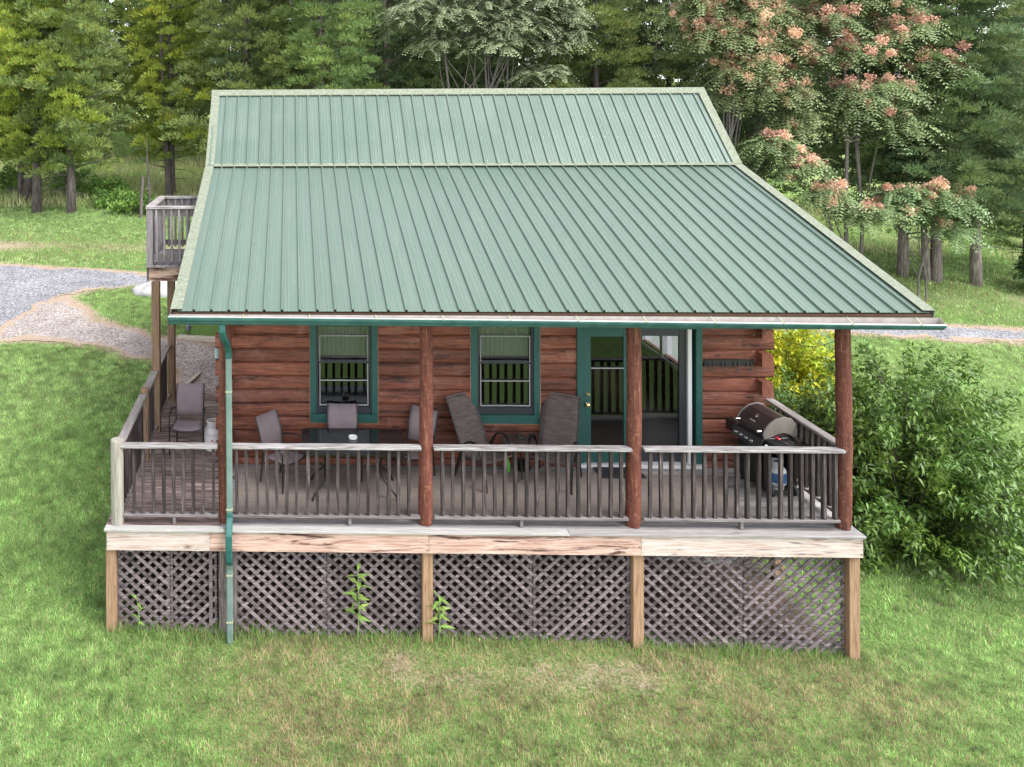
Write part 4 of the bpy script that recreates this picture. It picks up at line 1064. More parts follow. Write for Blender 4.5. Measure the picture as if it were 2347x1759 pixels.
def pinnate(r, C, A, nleaf, L, pairs, seed_tint, droop=.55, lw=.055, ll=.13):
    """rosettes of long compound leaves: C centres (n,3), A axis (n,3)"""
    n = len(C); V = []; T = []
    az = r.uniform(0, 2 * pi, (n, nleaf)); el = r.uniform(-.15, .65, (n, nleaf)); Ls = L * r.uniform(.65, 1.1, (n, nleaf))
    d = np.stack([np.cos(az) * np.cos(el), np.sin(az) * np.cos(el), np.sin(el)], -1)
    ta = r.uniform(.75, 1.2, (n, 1, 1)) * r.uniform(.8, 1.15, (n, nleaf, 1)) * seed_tint
    for j in range(pairs):
        t = (j + .9) / pairs
        p = C[:, None, :] + d * (Ls * t)[..., None]; p[..., 2] -= droop * Ls * t ** 2
        tang = d.copy(); tang[..., 2] -= 2 * droop * t; tang = unit(tang)
        sd = unit(np.cross(tang, [0, 0, 1.0])); up = np.cross(sd, tang)
        for s in (-1, 1):
            o = unit(sd * s + tang * .45 - up * r.uniform(.0, .55, (n, nleaf, 1)))
            l = ll * (1.1 - .5 * abs(t - .5)) * r.uniform(.8, 1.2, (n, nleaf, 1)); w = lw * r.uniform(.8, 1.2, (n, nleaf, 1))
            tip = p + o * l; mid = p + o * l * .4
            q = np.stack([p, mid + tang * w / 2, tip, mid - tang * w / 2], 2)
            V.append(q.reshape(-1, 3)); T.append(np.repeat(np.broadcast_to(ta, (n, nleaf, 3)).reshape(-1, 3), 4, 0))
    return np.concatenate(V), np.concatenate(T)
def ailanthus(name, x, y, lobes, stems, label, seed, m, seeds=0, L=.62, per=1.0, group=None):
    """lobes: (dx,dy,z,rx,ry,rz,count) leafy masses in world height; stems: base offsets"""
    r = np.random.default_rng(seed); q = random.Random(seed); z0 = g1(x, y)
    t = empty(name, (x, y, z0)); tag(t, label, 'tree', group)
    C = []
    for (dx_, dy_, zz, rx, ry, rz_, cnt) in lobes:
        u = unit(r.normal(0, 1, (int(cnt * per), 3))); u[:, 2] = np.where(u[:, 2] < -.35, -u[:, 2], u[:, 2])
        C.append(np.array([dx_, dy_, zz - z0]) + u * np.array([rx, ry, rz_]) * r.uniform(.55, 1.0, (len(u), 1)))
    C = np.concatenate(C)
    V, T = pinnate(r, C, None, 9, L, 9, np.array([1, 1, 1.0]))
    link('crown', np_mesh('crown_leaves', V, np.arange(len(V)).reshape(-1, 4), W[m], np.c_[T, np.ones(len(T))]), None, t)
    mb = MB(); cen = [np.array([l[0], l[1], l[2] - z0]) for l in lobes]
    for (sx, sy, rr) in stems:
        top = max(c[2] for c in cen) * .8; c = cen[q.randrange(len(cen))]
        path = [(sx, sy, -.3), (sx + q.uniform(-.1, .1), sy, top * .3), (sx * .6 + c[0] * .25, sy, top * .6), (sx * .2 + c[0] * .6, c[1] * .5, top)]
        rr *= .62; mb.tube(path, [rr * 1.2, rr, rr * .8, rr * .45], 8)
        for c in cen:
            if q.random() < .5:
                a = Vector(path[q.choice((1, 2))]); b = Vector(c); mb.tube([a, a.lerp(b, .5) + Vector((q.uniform(-.2, .2), 0, q.uniform(-.3, .1))), b], [rr * .5, rr * .35, rr * .15], 6)
    for i in range(0, len(C), 2):
        c = Vector(C[i]); e = min(cen, key=lambda p: np.linalg.norm(p - C[i])); b = Vector(e) * .6 + c * .4
        mb.tube([b - Vector((0, 0, .15)), (b + c) / 2 + Vector((0, 0, -.08)), c], [.022, .014, .007], 4)
    mb.build('trunk', W['limb'], t, smooth=True)
    if seeds:
        out = np.argsort(-(C[:, 2] + r.normal(0, .5, len(C)) - C[:, 1] * .25))[:max(1, int(len(C) * seeds))]
        S = C[out] + np.array([0, -.16, .10]) + r.normal(0, .12, (len(out), 3)); k = 120
        u = unit(r.normal(0, 1, (len(S), k, 3))); p = S[:, None, :] + u * np.array([.22, .22, .20]) * r.uniform(.25, 1, (len(S), k, 1)) * r.uniform(.6, 1.25, (len(S), 1, 1))
        a = unit(r.normal(0, 1, (len(S), k, 3))); b = unit(np.cross(a, r.normal(0, 1, (len(S), k, 3)))); sz = r.uniform(.028, .052, (len(S), k, 1))
        V = np.stack([p - a * sz, p + b * sz * .5, p + a * sz, p - b * sz * .5], 2).reshape(-1, 3)
        T = np.clip(np.array([1, 1, 1]) * r.uniform(.7, 1.25, (len(S), 1, 1)) + r.normal(0, .1, (len(S), 1, 1)) * np.array([0, .6, .4]) + 0 * p, .3, 1.5)
        T = np.repeat(T.reshape(-1, 3), 4, 0)
        link('seed_clusters', np_mesh('seed_clusters', V, np.arange(len(V)).reshape(-1, 4), W['seed'], np.c_[T, np.ones(len(T))]), None, t)['kind'] = 'stuff'
    return t
ailanthus('ailanthus_tree', 5.0, 20.0, [(-2.0, 0, 8.3, 1.5, 1.2, 1.0, 46), (0, 0, 9.0, 1.7, 1.3, .9, 50), (1.9, 0, 8.7, 1.6, 1.3, 1.1, 52), (2.8, -.2, 7.3, 1.0, .9, .9, 34), (.6, -.3, 7.4, 1.2, .9, .7, 34), (2.2, -.3, 6.3, 1.0, .8, .5, 20), (-1.5, .3, 7.4, .9, .8, .6, 20), (1.2, -.4, 8.0, 1.1, .8, .6, 30), (-.8, -.3, 8.2, 1.2, .8, .7, 34), (3.0, 0, 8.2, .8, .8, .6, 20), (0, 0, 10.2, 2.4, 1.6, .9, 40)],
          [(-.9, 0, .09), (-.3, .3, .11), (.5, .1, .09), (1.2, .2, .08)], 'pale green leafy tree without seed clusters above the middle of the roof ridge', 31, 'ailanpale', 0, .70)
ailanthus('ailanthus_tree', 11.9, 16.2, [(-.5, 0, 7.3, 1.0, .9, .65, 30), (.7, -.1, 7.9, 1.0, .9, .7, 30), (.5, -.2, 6.4, 1.0, .8, .6, 28), (1.4, -.2, 5.5, .9, .8, .6, 26), (-.2, 0, 8.6, 1.3, 1.0, .6, 26), (2.0, -.2, 4.7, .6, .6, .5, 18), (1.2, -.3, 4.0, .6, .5, .4, 14), (.0, 0, 5.4, .5, .4, .4, 8), (-.9, .2, 8.2, .8, .8, .5, 18), (1.7, .1, 7.0, .9, .8, .6, 20), (.2, -.4, 7.2, .9, .6, .5, 18), (1.0, .1, 8.8, 1.2, .8, .6, 24)],
          [(-.2, 0, .09), (.15, .25, .07)], 'tree with orange seed clusters just right of the roof ridge', 32, 'ailan', .80, .95, group='trees with orange seed clusters')
ailanthus('ailanthus_tree', 15.9, 16.4, [(-1.2, 0, 7.6, 1.0, .9, .7, 28), (.2, 0, 8.3, 1.3, 1.0, .8, 34), (1.5, -.1, 7.4, 1.1, .9, .6, 30), (2.3, -.2, 6.4, .75, .7, .5, 16), (0, -.3, 6.8, 1.1, .8, .5, 24), (.0, -.4, 5.3, 1.2, .9, .75, 40), (.9, -.3, 4.5, .8, .7, .5, 24), (-.6, -.2, 5.0, .6, .6, .5, 14), (.9, -.3, 5.6, .8, .6, .5, 22), (-.4, .1, 9.0, 1.4, .9, .6, 30), (-1.4, -.1, 6.6, .8, .7, .5, 16), (1.0, .2, 8.8, .9, .7, .5, 18)],
          [(-.2, 0, .10), (.3, .2, .08)], 'taller tree with orange seed clusters, its arm reaching toward the right cedars', 33, 'ailan', .80, .95, group='trees with orange seed clusters')
ailanthus('ailanthus_tree', 17.3, 15.6, [(-.2, 0, 2.45, .85, .7, .42, 26), (.7, -.1, 2.3, .7, .6, .4, 20), (.9, -.1, 1.4, .4, .4, .3, 6), (-.9, 0, 2.1, .5, .5, .3, 8)],
          [(0, 0, .04), (.3, .1, .035)], 'low young tree with orange clusters in front of the right cedar trunks', 34, 'ailan', .62, .85, group='trees with orange seed clusters')
ailanthus('ailanthus_tree', 14.6, 14.9, [(-.5, 0, 2.4, .7, .6, .5, 16), (.6, 0, 1.9, .8, .6, .5, 18), (-1.2, 0, 3.2, .6, .6, .5, 12), (-1.8, .2, 4.0, .5, .5, .4, 8)],
          [(0, 0, .05), (.4, .1, .04)], 'low young tree with orange clusters beside the right edge of the roof', 35, 'ailan', .62, .85, group='trees with orange seed clusters')
ailanthus('ailanthus_tree', -14.6, 17.6, [(0, 0, 5.0, 1.2, 1.0, .8, 30), (.2, 0, 7.0, 1.1, 1.0, .7, 26), (.0, 0, 8.5, 1.2, 1.0, .8, 24)],
          [(0, 0, .11)], 'tree at the left edge with only its compound leaf tips showing', 36, 'ailanpale', 0, .75)

# ------------------------------------------------------------------ shrubs, weeds
def lance(r, base, d, l, w, fold=.25):
    """leaf as four triangles folded on its midrib: returns verts (n,6,3) and face index pattern"""
    side = unit(np.cross(d, unit(r.normal(0, 1, d.shape) + np.array([0, 0, 1.2])))); up = np.cross(side, d)
    b = base; m1 = base + d * l * .38 - up * l * .02; tip = base + d * l - np.array([0, 0, .22]) * l
    q = base + d * l * .72 - np.array([0, 0, .08]) * l
    L1 = m1 + side * w / 2 + up * w * fold; R1 = m1 - side * w / 2 + up * w * fold
    return np.stack([b, L1, q, R1, tip], 1)
LPAT = np.array([[0, 2, 1], [0, 3, 2], [1, 2, 4], [2, 3, 4]])
def leafy_shrub(name, x, y, rx, ry, z0, z1, nstem, nleaf, ll, lw, m, label, seed, cat='bush', cen=None, arch=.5, woodm='limb', tints=((1, 1, 1),), upright=.6, low=.22, drop=.62):
    r = np.random.default_rng(seed); t = empty(name, (x, y, z0)); tag(t, label, cat)
    H = z1 - z0; mb = MB(); B = []; Dv = []; Ti = []
    for i in range(nstem):
        az = r.uniform(0, 2 * pi); rr = math.sqrt(r.random()); out = np.array([cos(az) * rx, sin(az) * ry]) * (.25 + .75 * rr) * r.uniform(.8, 1.12)
        hz = H * (1.02 - drop * rr ** 2) * r.uniform(.62, 1.06)
        p0 = np.array([cos(az) * rx * .18 * rr, sin(az) * ry * .18 * rr, 0]); p3 = np.array([out[0], out[1], hz])
        p1 = p0 + np.array([out[0] * .15, out[1] * .15, hz * .55]); p2 = np.array([out[0] * .6, out[1] * .6, hz * (.92 + .18 * arch)])
        P = lambda s: (1 - s) ** 3 * p0 + 3 * (1 - s) ** 2 * s * p1 + 3 * (1 - s) * s * s * p2 + s ** 3 * p3
        if i % 2 == 0: mb.tube([P(s) for s in (0, .25, .5, .75, 1)], [.016, .013, .010, .007, .003], 4)
        nl = int(nleaf * r.uniform(.7, 1.3)); tt = np.array(tints[r.integers(len(tints))]) * r.uniform(.8, 1.2)
        S = (r.uniform(low, 1.0, nl) ** .75)[:, None]; c = P(S); dd = unit(P(np.minimum(1, S + .03)) - P(S - .03))
        B.append(c + r.normal(0, .055, (nl, 3))); o = r.normal(0, 1, (nl, 3)); o = unit(o - dd * (o * dd).sum(1, keepdims=True))
        Dv.append(unit(o * .9 + dd * upright + np.array([0, 0, .15]))); Ti.append(tt * r.uniform(.75, 1.25, (nl, 1)))
    B = np.concatenate(B); Dv = np.concatenate(Dv); n = len(B)
    V = lance(r, B, Dv, r.uniform(.7, 1.25, (n, 1)) * ll, r.uniform(.8, 1.2, (n, 1)) * lw)
    F = (np.arange(n)[:, None, None] * 5 + LPAT[None]).reshape(-1, 3)
    T = np.repeat(np.concatenate(Ti), 5, 0)
    link('foliage', np_mesh('foliage', V.reshape(-1, 3), F, W[m], np.c_[T, np.ones(len(T))]), None, t)
    mb.build('stems', W[woodm], t); return t
leafy_shrub('bush', 8.45, 3.25, 2.28, 2.10, g1(8.4, 3.0) - .12, 1.30, 580, 110, .116, .043, 'bush', 'big rounded dark green bush with glossy leaves at the right end of the porch', 51, tints=((1, 1, 1), (1.15, 1.1, .9), (.9, 1, 1)), low=.04, drop=.90)
leafy_shrub('bush', 7.2, 4.6, 1.1, .9, g1(7.2, 4.6) - .1, .55, 120, 60, .11, .038, 'bush', 'smaller green bush between the cabin corner and the yellow shrub', 52)
leafy_shrub('yellow_shrub', 8.3, 6.7, 1.5, .9, g1(8.3, 6.7) - .1, 1.12, 260, 80, .10, .050, 'ybush', 'yellow leaved shrub showing between the cabin corner and the right log post', 53, cat='shrub', tints=((1, 1, 1), (.75, .95, .9), (1.1, 1.05, .8)))
for i, (x, y, s) in enumerate([(22.3, 16.9, 1.0), (24.2, 17.2, 1.1), (26.3, 17.6, 1.1)]):
    z = g1(x, y); leafy_shrub('shrub', x, y, 1.1 * s, .9, z - .1, z + 1.7 * s, 60, 44, .16, .07, 'bush', ('dark shrub beside the slim cedar trunk at right', 'dark shrub at the foot of the tall right cedar', 'dark shrub cut by the right edge of the photo')[i], 60 + i, cat='shrub', tints=((.5, .6, .7),))
for i, (x, y, h) in enumerate([(-13.2, 24.2, 1.5), (-11.0, 24.4, 1.3), (-9.3, 23.6, 1.0), (-15.5, 24.0, 1.5), (-7.7, 21.2, .9), (-8.7, 22.2, .7)]):
    z = g1(x, y); leafy_shrub('weed_thicket', x, y, 1.1, .7, z - .1, z + h, 46, 36, .17, .07, 'weed', ('bright weedy thicket behind the dark double trunk at far left', 'bright weedy thicket between the two left trunks', 'low weeds right of the dark double trunk', 'bright weedy thicket at the far left edge', 'scrubby weeds round the thin fence post', 'scrubby weeds left of the thin fence post')[i], 70 + i, cat='weeds', tints=((1, 1, 1), (.7, .8, .8)))
def weed(x, y, z, h, n, ll, lw, label, seed):
    r = np.random.default_rng(seed); t = empty('weed', (x, y, z)); tag(t, label, 'weed', 'weeds growing through the lattice')
    mb = MB(); mb.tube([(0, 0, 0), (.02, -.02, h * .5), (.0, -.06, h)], [.007, .006, .003], 5); mb.build('stem', W['weed0'], t)
    s = np.linspace(.35, 1, n); az = np.arange(n) * 2.4 + r.uniform(-.3, .3, n); B = np.c_[0 * s, -.06 * s, h * s]; d = unit(np.c_[np.cos(az), np.sin(az) - .5, .25 + 0 * az])
    for i in range(n):
        V = lance(r, B[i:i + 1], d[i:i + 1], np.array([[ll * r.uniform(.8, 1.15)]]), np.array([[lw]]))
        o = link('leaf', np_mesh('leaf', V.reshape(-1, 3), LPAT, W['weed'], np.ones((5, 4))), None, t)
W['weed0'] = plain('weed stem', (.16, .28, .08), .6)
weed(-.93, -.04, -1.52, .98, 20, .21, .052, 'leafy weed poking through the lattice under the dining table', 81)
weed(.13, -.04, -1.52, .68, 16, .22, .050, 'leafy weed right beside the middle lattice post', 82)
weed(-3.85, -.02, -1.46, .50, 7, .14, .04, 'small weed poking through the far left lattice', 83)

# ------------------------------------------------------------------ yard things at left
def boulder(x, y, s, seed):
    r = np.random.default_rng(seed); mb = MB(); n, k = 18, 9; vs = []
    for i in range(k):
        ph = (i / (k - 1)) * pi * .55
        for j in range(n):
            a = 2 * pi * j / n; f = 1 + .10 * sin(2 * a + 1) + .07 * sin(5 * a + i) + r.uniform(-.035, .035)
            vs.append((sin(ph) * cos(a) * s[0] * f, sin(ph) * sin(a) * s[1] * f, cos(ph) * s[2] * (1 + .05 * sin(3 * a))))
    fs = [((i + 1) * n + j, (i + 1) * n + (j + 1) % n, i * n + (j + 1) % n, i * n + j) for i in range(k - 1) for j in range(n)]
    mb.add(vs, fs); o = mb.build('boulder', W['rock'], None, (x, y, g1(x, y)), smooth=True, sharp=50)
    tag(o, 'large pale flat boulder on the grass island behind the balcony posts', 'boulder')
boulder(-5.25, 11.75, (.78, .5, .30), 3)
t = empty('path_light', (-4.16, 8.42, g1(-4.16, 8.42))); tag(t, 'small dark garden path light behind the pale edging log', 'light')
mb = MB(); mb.tube([(0, 0, -.05), (0, 0, .20)], .012, 6); mb.build('stake', W['dark'], t)
mb = MB(); mb.lathe([(.035, .17), (.055, .19), (.055, .27), (.062, .28), (.03, .315)], 12); mb.build('lamp_head', plain('grey lamp head', (.10, .10, .13), .4), t, smooth=True)
mb = MB(); mb.box((-.62, -.06, -.05), (.62, .06, .075), rot=(0, .015, -.13)); o = mb.build('edging_timber', W['timber'], None, (-3.78, 8.30, g1(-3.8, 8.3) + .03), bevel=.012); tag(o, 'pale square timber edging the gravel path behind the cabin corner', 'timber')
mb = MB(); mb.box((-.04, -.55, -.04), (.04, .55, .05)); o = mb.build('edging_timber', W['timber'], None, (-3.86, 6.0, g1(-3.9, 6.0) + .03), (0.02, 0, -.28), bevel=.01); tag(o, 'thin edging board beside the gravel at the far end of the deck', 'timber')
for i, (x, y, h) in enumerate([(-7.35, 20.5, 1.55), (-13.6, 20.9, 1.3), (22.0, 21.5, 1.3)]):
    mb = MB(); q = random.Random(i + 3); mb.tube([(0, 0, -.2), (.03, 0, h * .5), (.09, 0, h)], [.07, .06, .05], 8)
    o = mb.build('fence_post', W['barkdark'], None, (x, y, g1(x, y)), smooth=True); tag(o, ('thin wooden fence post left of the cedar behind the balcony', 'old fence post in the weeds at far left', 'old fence post behind the right cedar trunks')[i], 'fence post')
def sapling(x, y):
    t = empty('sapling', (x, y, g1(x, y))); tag(t, 'bare thin sapling between the fence post and the cedar behind the balcony', 'sapling')
    mb = MB(); q = random.Random(4); mb.tube([(0, 0, -.1), (.02, 0, .9), (-.05, 0, 1.9), (-.12, 0, 2.9)], [.05, .045, .035, .015], 6)
    for i in range(9): z = .9 + i * .22; a = q.uniform(0, 6.28); mb.tube([(-.02, 0, z), (cos(a) * .5, sin(a) * .3, z + .35)], [.014, .005], 4)
    mb.build('trunk', W['barkdark'], t)
sapling(-7.05, 20.6)

# ------------------------------------------------------------------ porch furniture
def arc(pts, n=5):
    """round a polyline with Catmull-Rom"""
    P = [Vector(p) for p in pts]; out = []
    for i in range(len(P) - 1):
        a, b, c, d = P[max(i - 1, 0)], P[i], P[i + 1], P[min(i + 2, len(P) - 1)]
        for k in range(n):
            t = k / n; out.append(.5 * ((2 * b) + (c - a) * t + (2 * a - 5 * b + 4 * c - d) * t * t + (3 * b - a - 3 * c + d) * t ** 3))
    out.append(P[-1]); return out
def cloth(rows, th=.006):
    """rows: list of (y,z) profile, width w(y) given as third value, sag as fourth"""
    mb = MB(); n = 9; vs = []
    for (y, z, w, sag) in rows:
        for j in range(n):
            u = j / (n - 1) * 2 - 1; vs.append((u * w, y, z - sag * (1 - u * u)))
    k = len(rows); fs = [(i * n + j, i * n + j + 1, (i + 1) * n + j + 1, (i + 1) * n + j) for i in range(k - 1) for j in range(n - 1)]
    mb.add(vs, fs); return mb
def solid(o, th):
    s = o.modifiers.new('solid', 'SOLIDIFY'); s.thickness = th; s.offset = 0
def sling_chair(label, x, y, rz):
    t = empty('sling_chair', (x, y, .002), rz); tag(t, label, 'chair', 'taupe sling dining chairs'); m = W['brownmetal']
    for s in (-1, 1):
        mb = MB(); mb.tube(arc([(.27 * s, -.24, 0), (.272 * s, -.245, .30), (.275 * s, -.235, .54), (.275 * s, -.17, .625), (.27 * s, -.04, .645), (.262 * s, .10, .635), (.235 * s, .20, .60)], 4), .0125, 8); mb.build('armrest', m, t, smooth=True)
        mb = MB(); mb.tube(arc([(.215 * s, .26, 0), (.218 * s, .22, .25), (.222 * s, .195, .42)], 3), .012, 8); mb.build('leg', m, t, smooth=True)
        mb = MB(); mb.tube(arc([(.222 * s, .195, .42), (.224 * s, .215, .55), (.226 * s, .27, .75), (.222 * s, .35, .945)], 3), .011, 8); mb.build('back_tube', m, t, smooth=True)
        mb = MB(); mb.tube([(.255 * s, -.235, .415), (.235 * s, 0, .40), (.222 * s, .195, .40)], .011, 8); mb.build('seat_rail', m, t, smooth=True)
    mb = MB(); mb.tube(arc([(-.262, -.235, .42), (-.15, -.25, .388), (0, -.255, .378), (.15, -.25, .388), (.262, -.235, .42)], 3), .012, 8); mb.build('front_bar', m, t, smooth=True)
    c = cloth([(-.245, .410, .235, .028), (-.15, .422, .228, .024), (0, .414, .22, .022), (.12, .405, .214, .018), (.185, .405, .21, .012)]); o = c.build('sling_seat', W['sling'], t, smooth=True); solid(o, .006)
    c = cloth([(.203, .475, .214, -.0), (.222, .56, .216, .0), (.245, .68, .218, .0), (.285, .80, .218, .0), (.352, .948, .214, .012)])
    c.v = [(a, b + .018 * (1 - (a / .22) ** 2), z) for a, b, z in c.v]; o = c.build('sling_back', W['sling'], t, smooth=True); solid(o, .006)
    return t
sling_chair('taupe sling chair alone on the side deck beside a propane tank', -3.46, 2.46, R(0))
sling_chair('taupe sling chair at the left end of the glass table', -1.92, 1.26, R(48))
sling_chair('taupe sling chair behind the glass table below the left window', -1.02, 1.56, R(-2))
sling_chair('taupe sling chair at the right end of the glass table, half behind a log post', .02, 1.46, R(-38))
# dining table
def table():
    t = empty('dining_table', (-.90, 1.03, .004)); tag(t, 'rectangular smoked glass patio table with a dark curved metal base', 'table'); hx, hy, z = .74, .47, .70
    def rr(hx, hy, r, n=6): return [(sx * (hx - r) + r * cos(a0 + pi / 2 * i / n), sy * (hy - r) + r * sin(a0 + pi / 2 * i / n)) for sx, sy, a0 in ((1, 1, 0), (-1, 1, pi / 2), (-1, -1, pi), (1, -1, 3 * pi / 2)) for i in range(n + 1)]
    mb = MB(); mb.prism(rr(hx - .012, hy - .012, .09), 'z', z + .010, z + .017); mb.build('glass_top', W['tint'], t)
    mb = MB(); o_ = rr(hx, hy, .10); i_ = rr(hx - .030, hy - .030, .085); n = len(o_)
    vs = [(p[0], p[1], z - .012) for p in o_] + [(p[0], p[1], z + .016) for p in o_] + [(p[0], p[1], z + .0095) for p in i_] + [(p[0], p[1], z - .012) for p in i_]
    vs[n:2 * n] = [(p[0], p[1], z + .020) for p in o_]
    fs = [(r_ * n + j, r_ * n + (j + 1) % n, ((r_ + 1) % 4) * n + (j + 1) % n, ((r_ + 1) % 4) * n + j) for r_ in range(4) for j in range(n)]
    mb.add(vs, fs); mb.build('rim', W['dark'], t)
    for sx in (-1, 1):
        for sy in (-1, 1):
            mb = MB(); mb.tube(arc([(sx * .60, sy * .34, 0), (sx * .56, sy * .31, .10), (sx * .42, sy * .24, .26), (sx * .36, sy * .22, .40), (sx * .40, sy * .26, .60), (sx * .50, sy * .34, .688)], 4), .017, 8); mb.build('leg', W['dark'], t, smooth=True)
        mb = MB(); mb.tube([(sx * .38, -.21, .36), (sx * .38, .21, .36)], .013, 8); mb.build('crossbar', W['dark'], t)
    mb = MB(); mb.tube([(-.38, 0, .36), (.38, 0, .36)], .013, 8); mb.build('stretcher', W['dark'], t)
table()
mb = MB(); mb.lathe([(.050, 0), (.060, .006), (.064, .034), (.058, .036), (.052, .012), (.010, .010)], 24); o = mb.build('ashtray', W['porcelain'], None, (-.90, 1.12, .7215), smooth=True); tag(o, 'round white ashtray on the glass table', 'ashtray')
def lounge(label, x, y, rz):
    t = empty('lounge_chair', (x, y, .010), rz); tag(t, label, 'lounge chair', 'brown high backed lounge chairs'); m = W['brownmetal']; FL = (.045, .020, (1, 0, 0))
    for s in (-1, 1):
        mb = MB(); mb.tube(arc([(.31 * s, -.34, 0), (.31 * s, -.315, .22), (.31 * s, -.27, .46), (.31 * s, -.17, .60), (.31 * s, -.05, .635), (.31 * s, .07, .58), (.308 * s, .16, .42), (.305 * s, .25, .18), (.305 * s, .32, 0)], 4), .02, flat=FL); mb.build('arm_leg', m, t)
        mb = MB(); mb.tube(arc([(.27 * s, -.30, .395), (.272 * s, -.05, .36), (.272 * s, .14, .37), (.268 * s, .25, .56), (.262 * s, .40, .85), (.255 * s, .53, 1.10)], 4), .012, 8); mb.build('side_tube', m, t, smooth=True)
        mb = MB(); mb.tube([(.27 * s, -.10, .37), (.31 * s, -.10, .37)], .010, 6); mb.build('stretcher', m, t)
    mb = MB(); mb.tube([(-.305, .22, .26), (.305, .22, .26)], .011, 6); mb.build('stretcher', m, t)
    prof = arc([(0, -.30, .40), (0, -.05, .365), (0, .14, .375), (0, .25, .565), (0, .40, .855), (0, .535, 1.105)], 5)
    c = cloth([(p.y, p.z, .262 - .008 * i / len(prof), .012) for i, p in enumerate(prof)]); o = c.build('woven_sling', W['weave'], t, smooth=True); solid(o, .008)
    mb = MB(); mb.tube([(-.255, .535, 1.11), (.255, .535, 1.11)], .015, 8); mb.build('head_bar', W['weave'], t, smooth=True)
lounge('brown woven lounge chair below the right window', 1.06, 1.42, R(33))
lounge('brown woven lounge chair beside the patio door', 2.08, 1.40, R(-30))
t = empty('side_table', (1.62, 1.66, .010)); tag(t, 'small round side table between the two lounge chairs', 'table')
mb = MB(); mb.lathe([(.245, .470), (.255, .474), (.255, .490), (.245, .494), (.02, .494)], 28); mb.build('table_top', plain('mottled brown top', (.060, .042, .038), .35, noise=(.10, .075, .068), nscale=30), t)
for i in range(3):
    a = i * 2.094 + .5; mb = MB(); mb.tube(arc([(cos(a) * .24, sin(a) * .24, 0), (cos(a) * .17, sin(a) * .17, .25), (cos(a) * .20, sin(a) * .20, .47)], 3), .012, 6); mb.build('leg', W['brownmetal'], t)
mb = MB(); mb.lathe([(.045, 0), (.055, .01), (.055, .045), (.047, .046), (.044, .015), (.01, .013)], 18); o = mb.build('ashtray', plain('dark glass', (.05, .05, .035), .15), None, (1.66, 1.70, .5045), smooth=True); tag(o, 'small dark ashtray on the round side table', 'ashtray')
mb = MB(); mb.lathe([(.075, 0), (.095, .13), (.10, .135), (.085, .137), (.07, .03), (.01, .025)], 18); o = mb.build('pot', W['black'], None, (1.70, 1.76, .010), smooth=True); tag(o, 'small dark pot on the porch floor under the side table', 'pot')
mb = MB(); mb.lathe([(.028, 0), (.032, .01), (.032, .13), (.012, .18), (.012, .22), (.002, .222)], 14); o = mb.build('bottle', plain('green glass', (.10, .38, .05), .15), None, (1.47, 1.68, .010), smooth=True); tag(o, 'slim green bottle standing by the side table leg', 'bottle')
mb = MB(); mb.box((-1.0, .47, .002), (4.30, 1.70, .008)); mb = MB(); mb.prism([(-2.62, .20), (4.24, .20), (4.62, 1.62), (-2.62, 1.74)], 'z', .003, .009); o = mb.build('porch_rug', W['rug']); tag(o, 'wide brown woven outdoor rug covering the porch floor', 'rug')
mb = MB(); mb.box((-.33, -.20, 0), (.33, .20, .012)); o = mb.build('doormat', W['rubber'], None, (3.13, 1.68, .0095), (0, 0, .02), bevel=.004); tag(o, 'black rubber doormat in front of the patio door', 'doormat')

def propane(label, x, y, m, mark=False):
    t = empty('propane_tank', (x, y, .004)); tag(t, label, 'propane tank', 'propane tanks on the deck')
    mb = MB(); mb.lathe([(.105, .0), (.115, .004), (.115, .035), (.10, .038)], 24); mb.build('foot_ring', W[m], t, smooth=True, sharp=40)
    mb = MB(); mb.lathe([(.05, .03), (.11, .045), (.148, .09), (.155, .13), (.155, .275), (.148, .315), (.11, .36), (.05, .378), (.02, .38)], 28); mb.build('body', W[m], t, smooth=True, sharp=60)
    mb = MB()
    for a0 in (.5, 3.64):
        path = [(cos(a0 + i * .28) * .098, sin(a0 + i * .28) * .098) for i in range(9)]
        for (p, q_) in zip(path[:-1], path[1:]):
            mb.add([(p[0], p[1], .355), (q_[0], q_[1], .355), (q_[0], q_[1], .455), (p[0], p[1], .455)], [(0, 1, 2, 3)])
    mb.tube([(cos(i * .524) * .098, sin(i * .524) * .098, .458) for i in range(13)], .008, 6)
    o = mb.build('collar', W[m], t); solid(o, .004)
    mb = MB(); mb.lathe([(.016, .37), (.016, .42), (.03, .422), (.03, .445), (.01, .447)], 12); mb.build('valve', W['brass'], t)
    if mark:
        mb = MB()
        lab = [(sin(a) * .1565, -cos(a) * .1565) for a in np.linspace(-.75, .75, 12)]
        for p, q_ in zip(lab[:-1], lab[1:]): mb.add([(p[0], p[1], .14), (q_[0], q_[1], .14), (q_[0], q_[1], .262), (p[0], p[1], .262)], [(0, 1, 2, 3)])
        mb.build('paper_label', plain('white label', (.74, .72, .74), .6), t)
        # red diamond flame placard on the label
        mb = MB(); cxz = [(0, .215), (.020, .195), (0, .175), (-.020, .195)]; mb.add([(a, -.1585, b) for a, b in cxz], [(0, 1, 2, 3)]); mb.add([(a * .5 - .03, -.1580 + .0, b * .5 + .055) for a, b in cxz], [(0, 1, 2, 3)]); mb.build('red_placard', W['redplastic'], t)
    return t
propane('pale grey propane tank with a red hazard mark on the side deck', -3.06, 2.46, 'tank', True)
o = propane('silver propane tank with a blue sleeve under the grill', 5.08, 1.0, 'tankblue'); o.location.z = .112; o.scale = (.84, .84, .84)

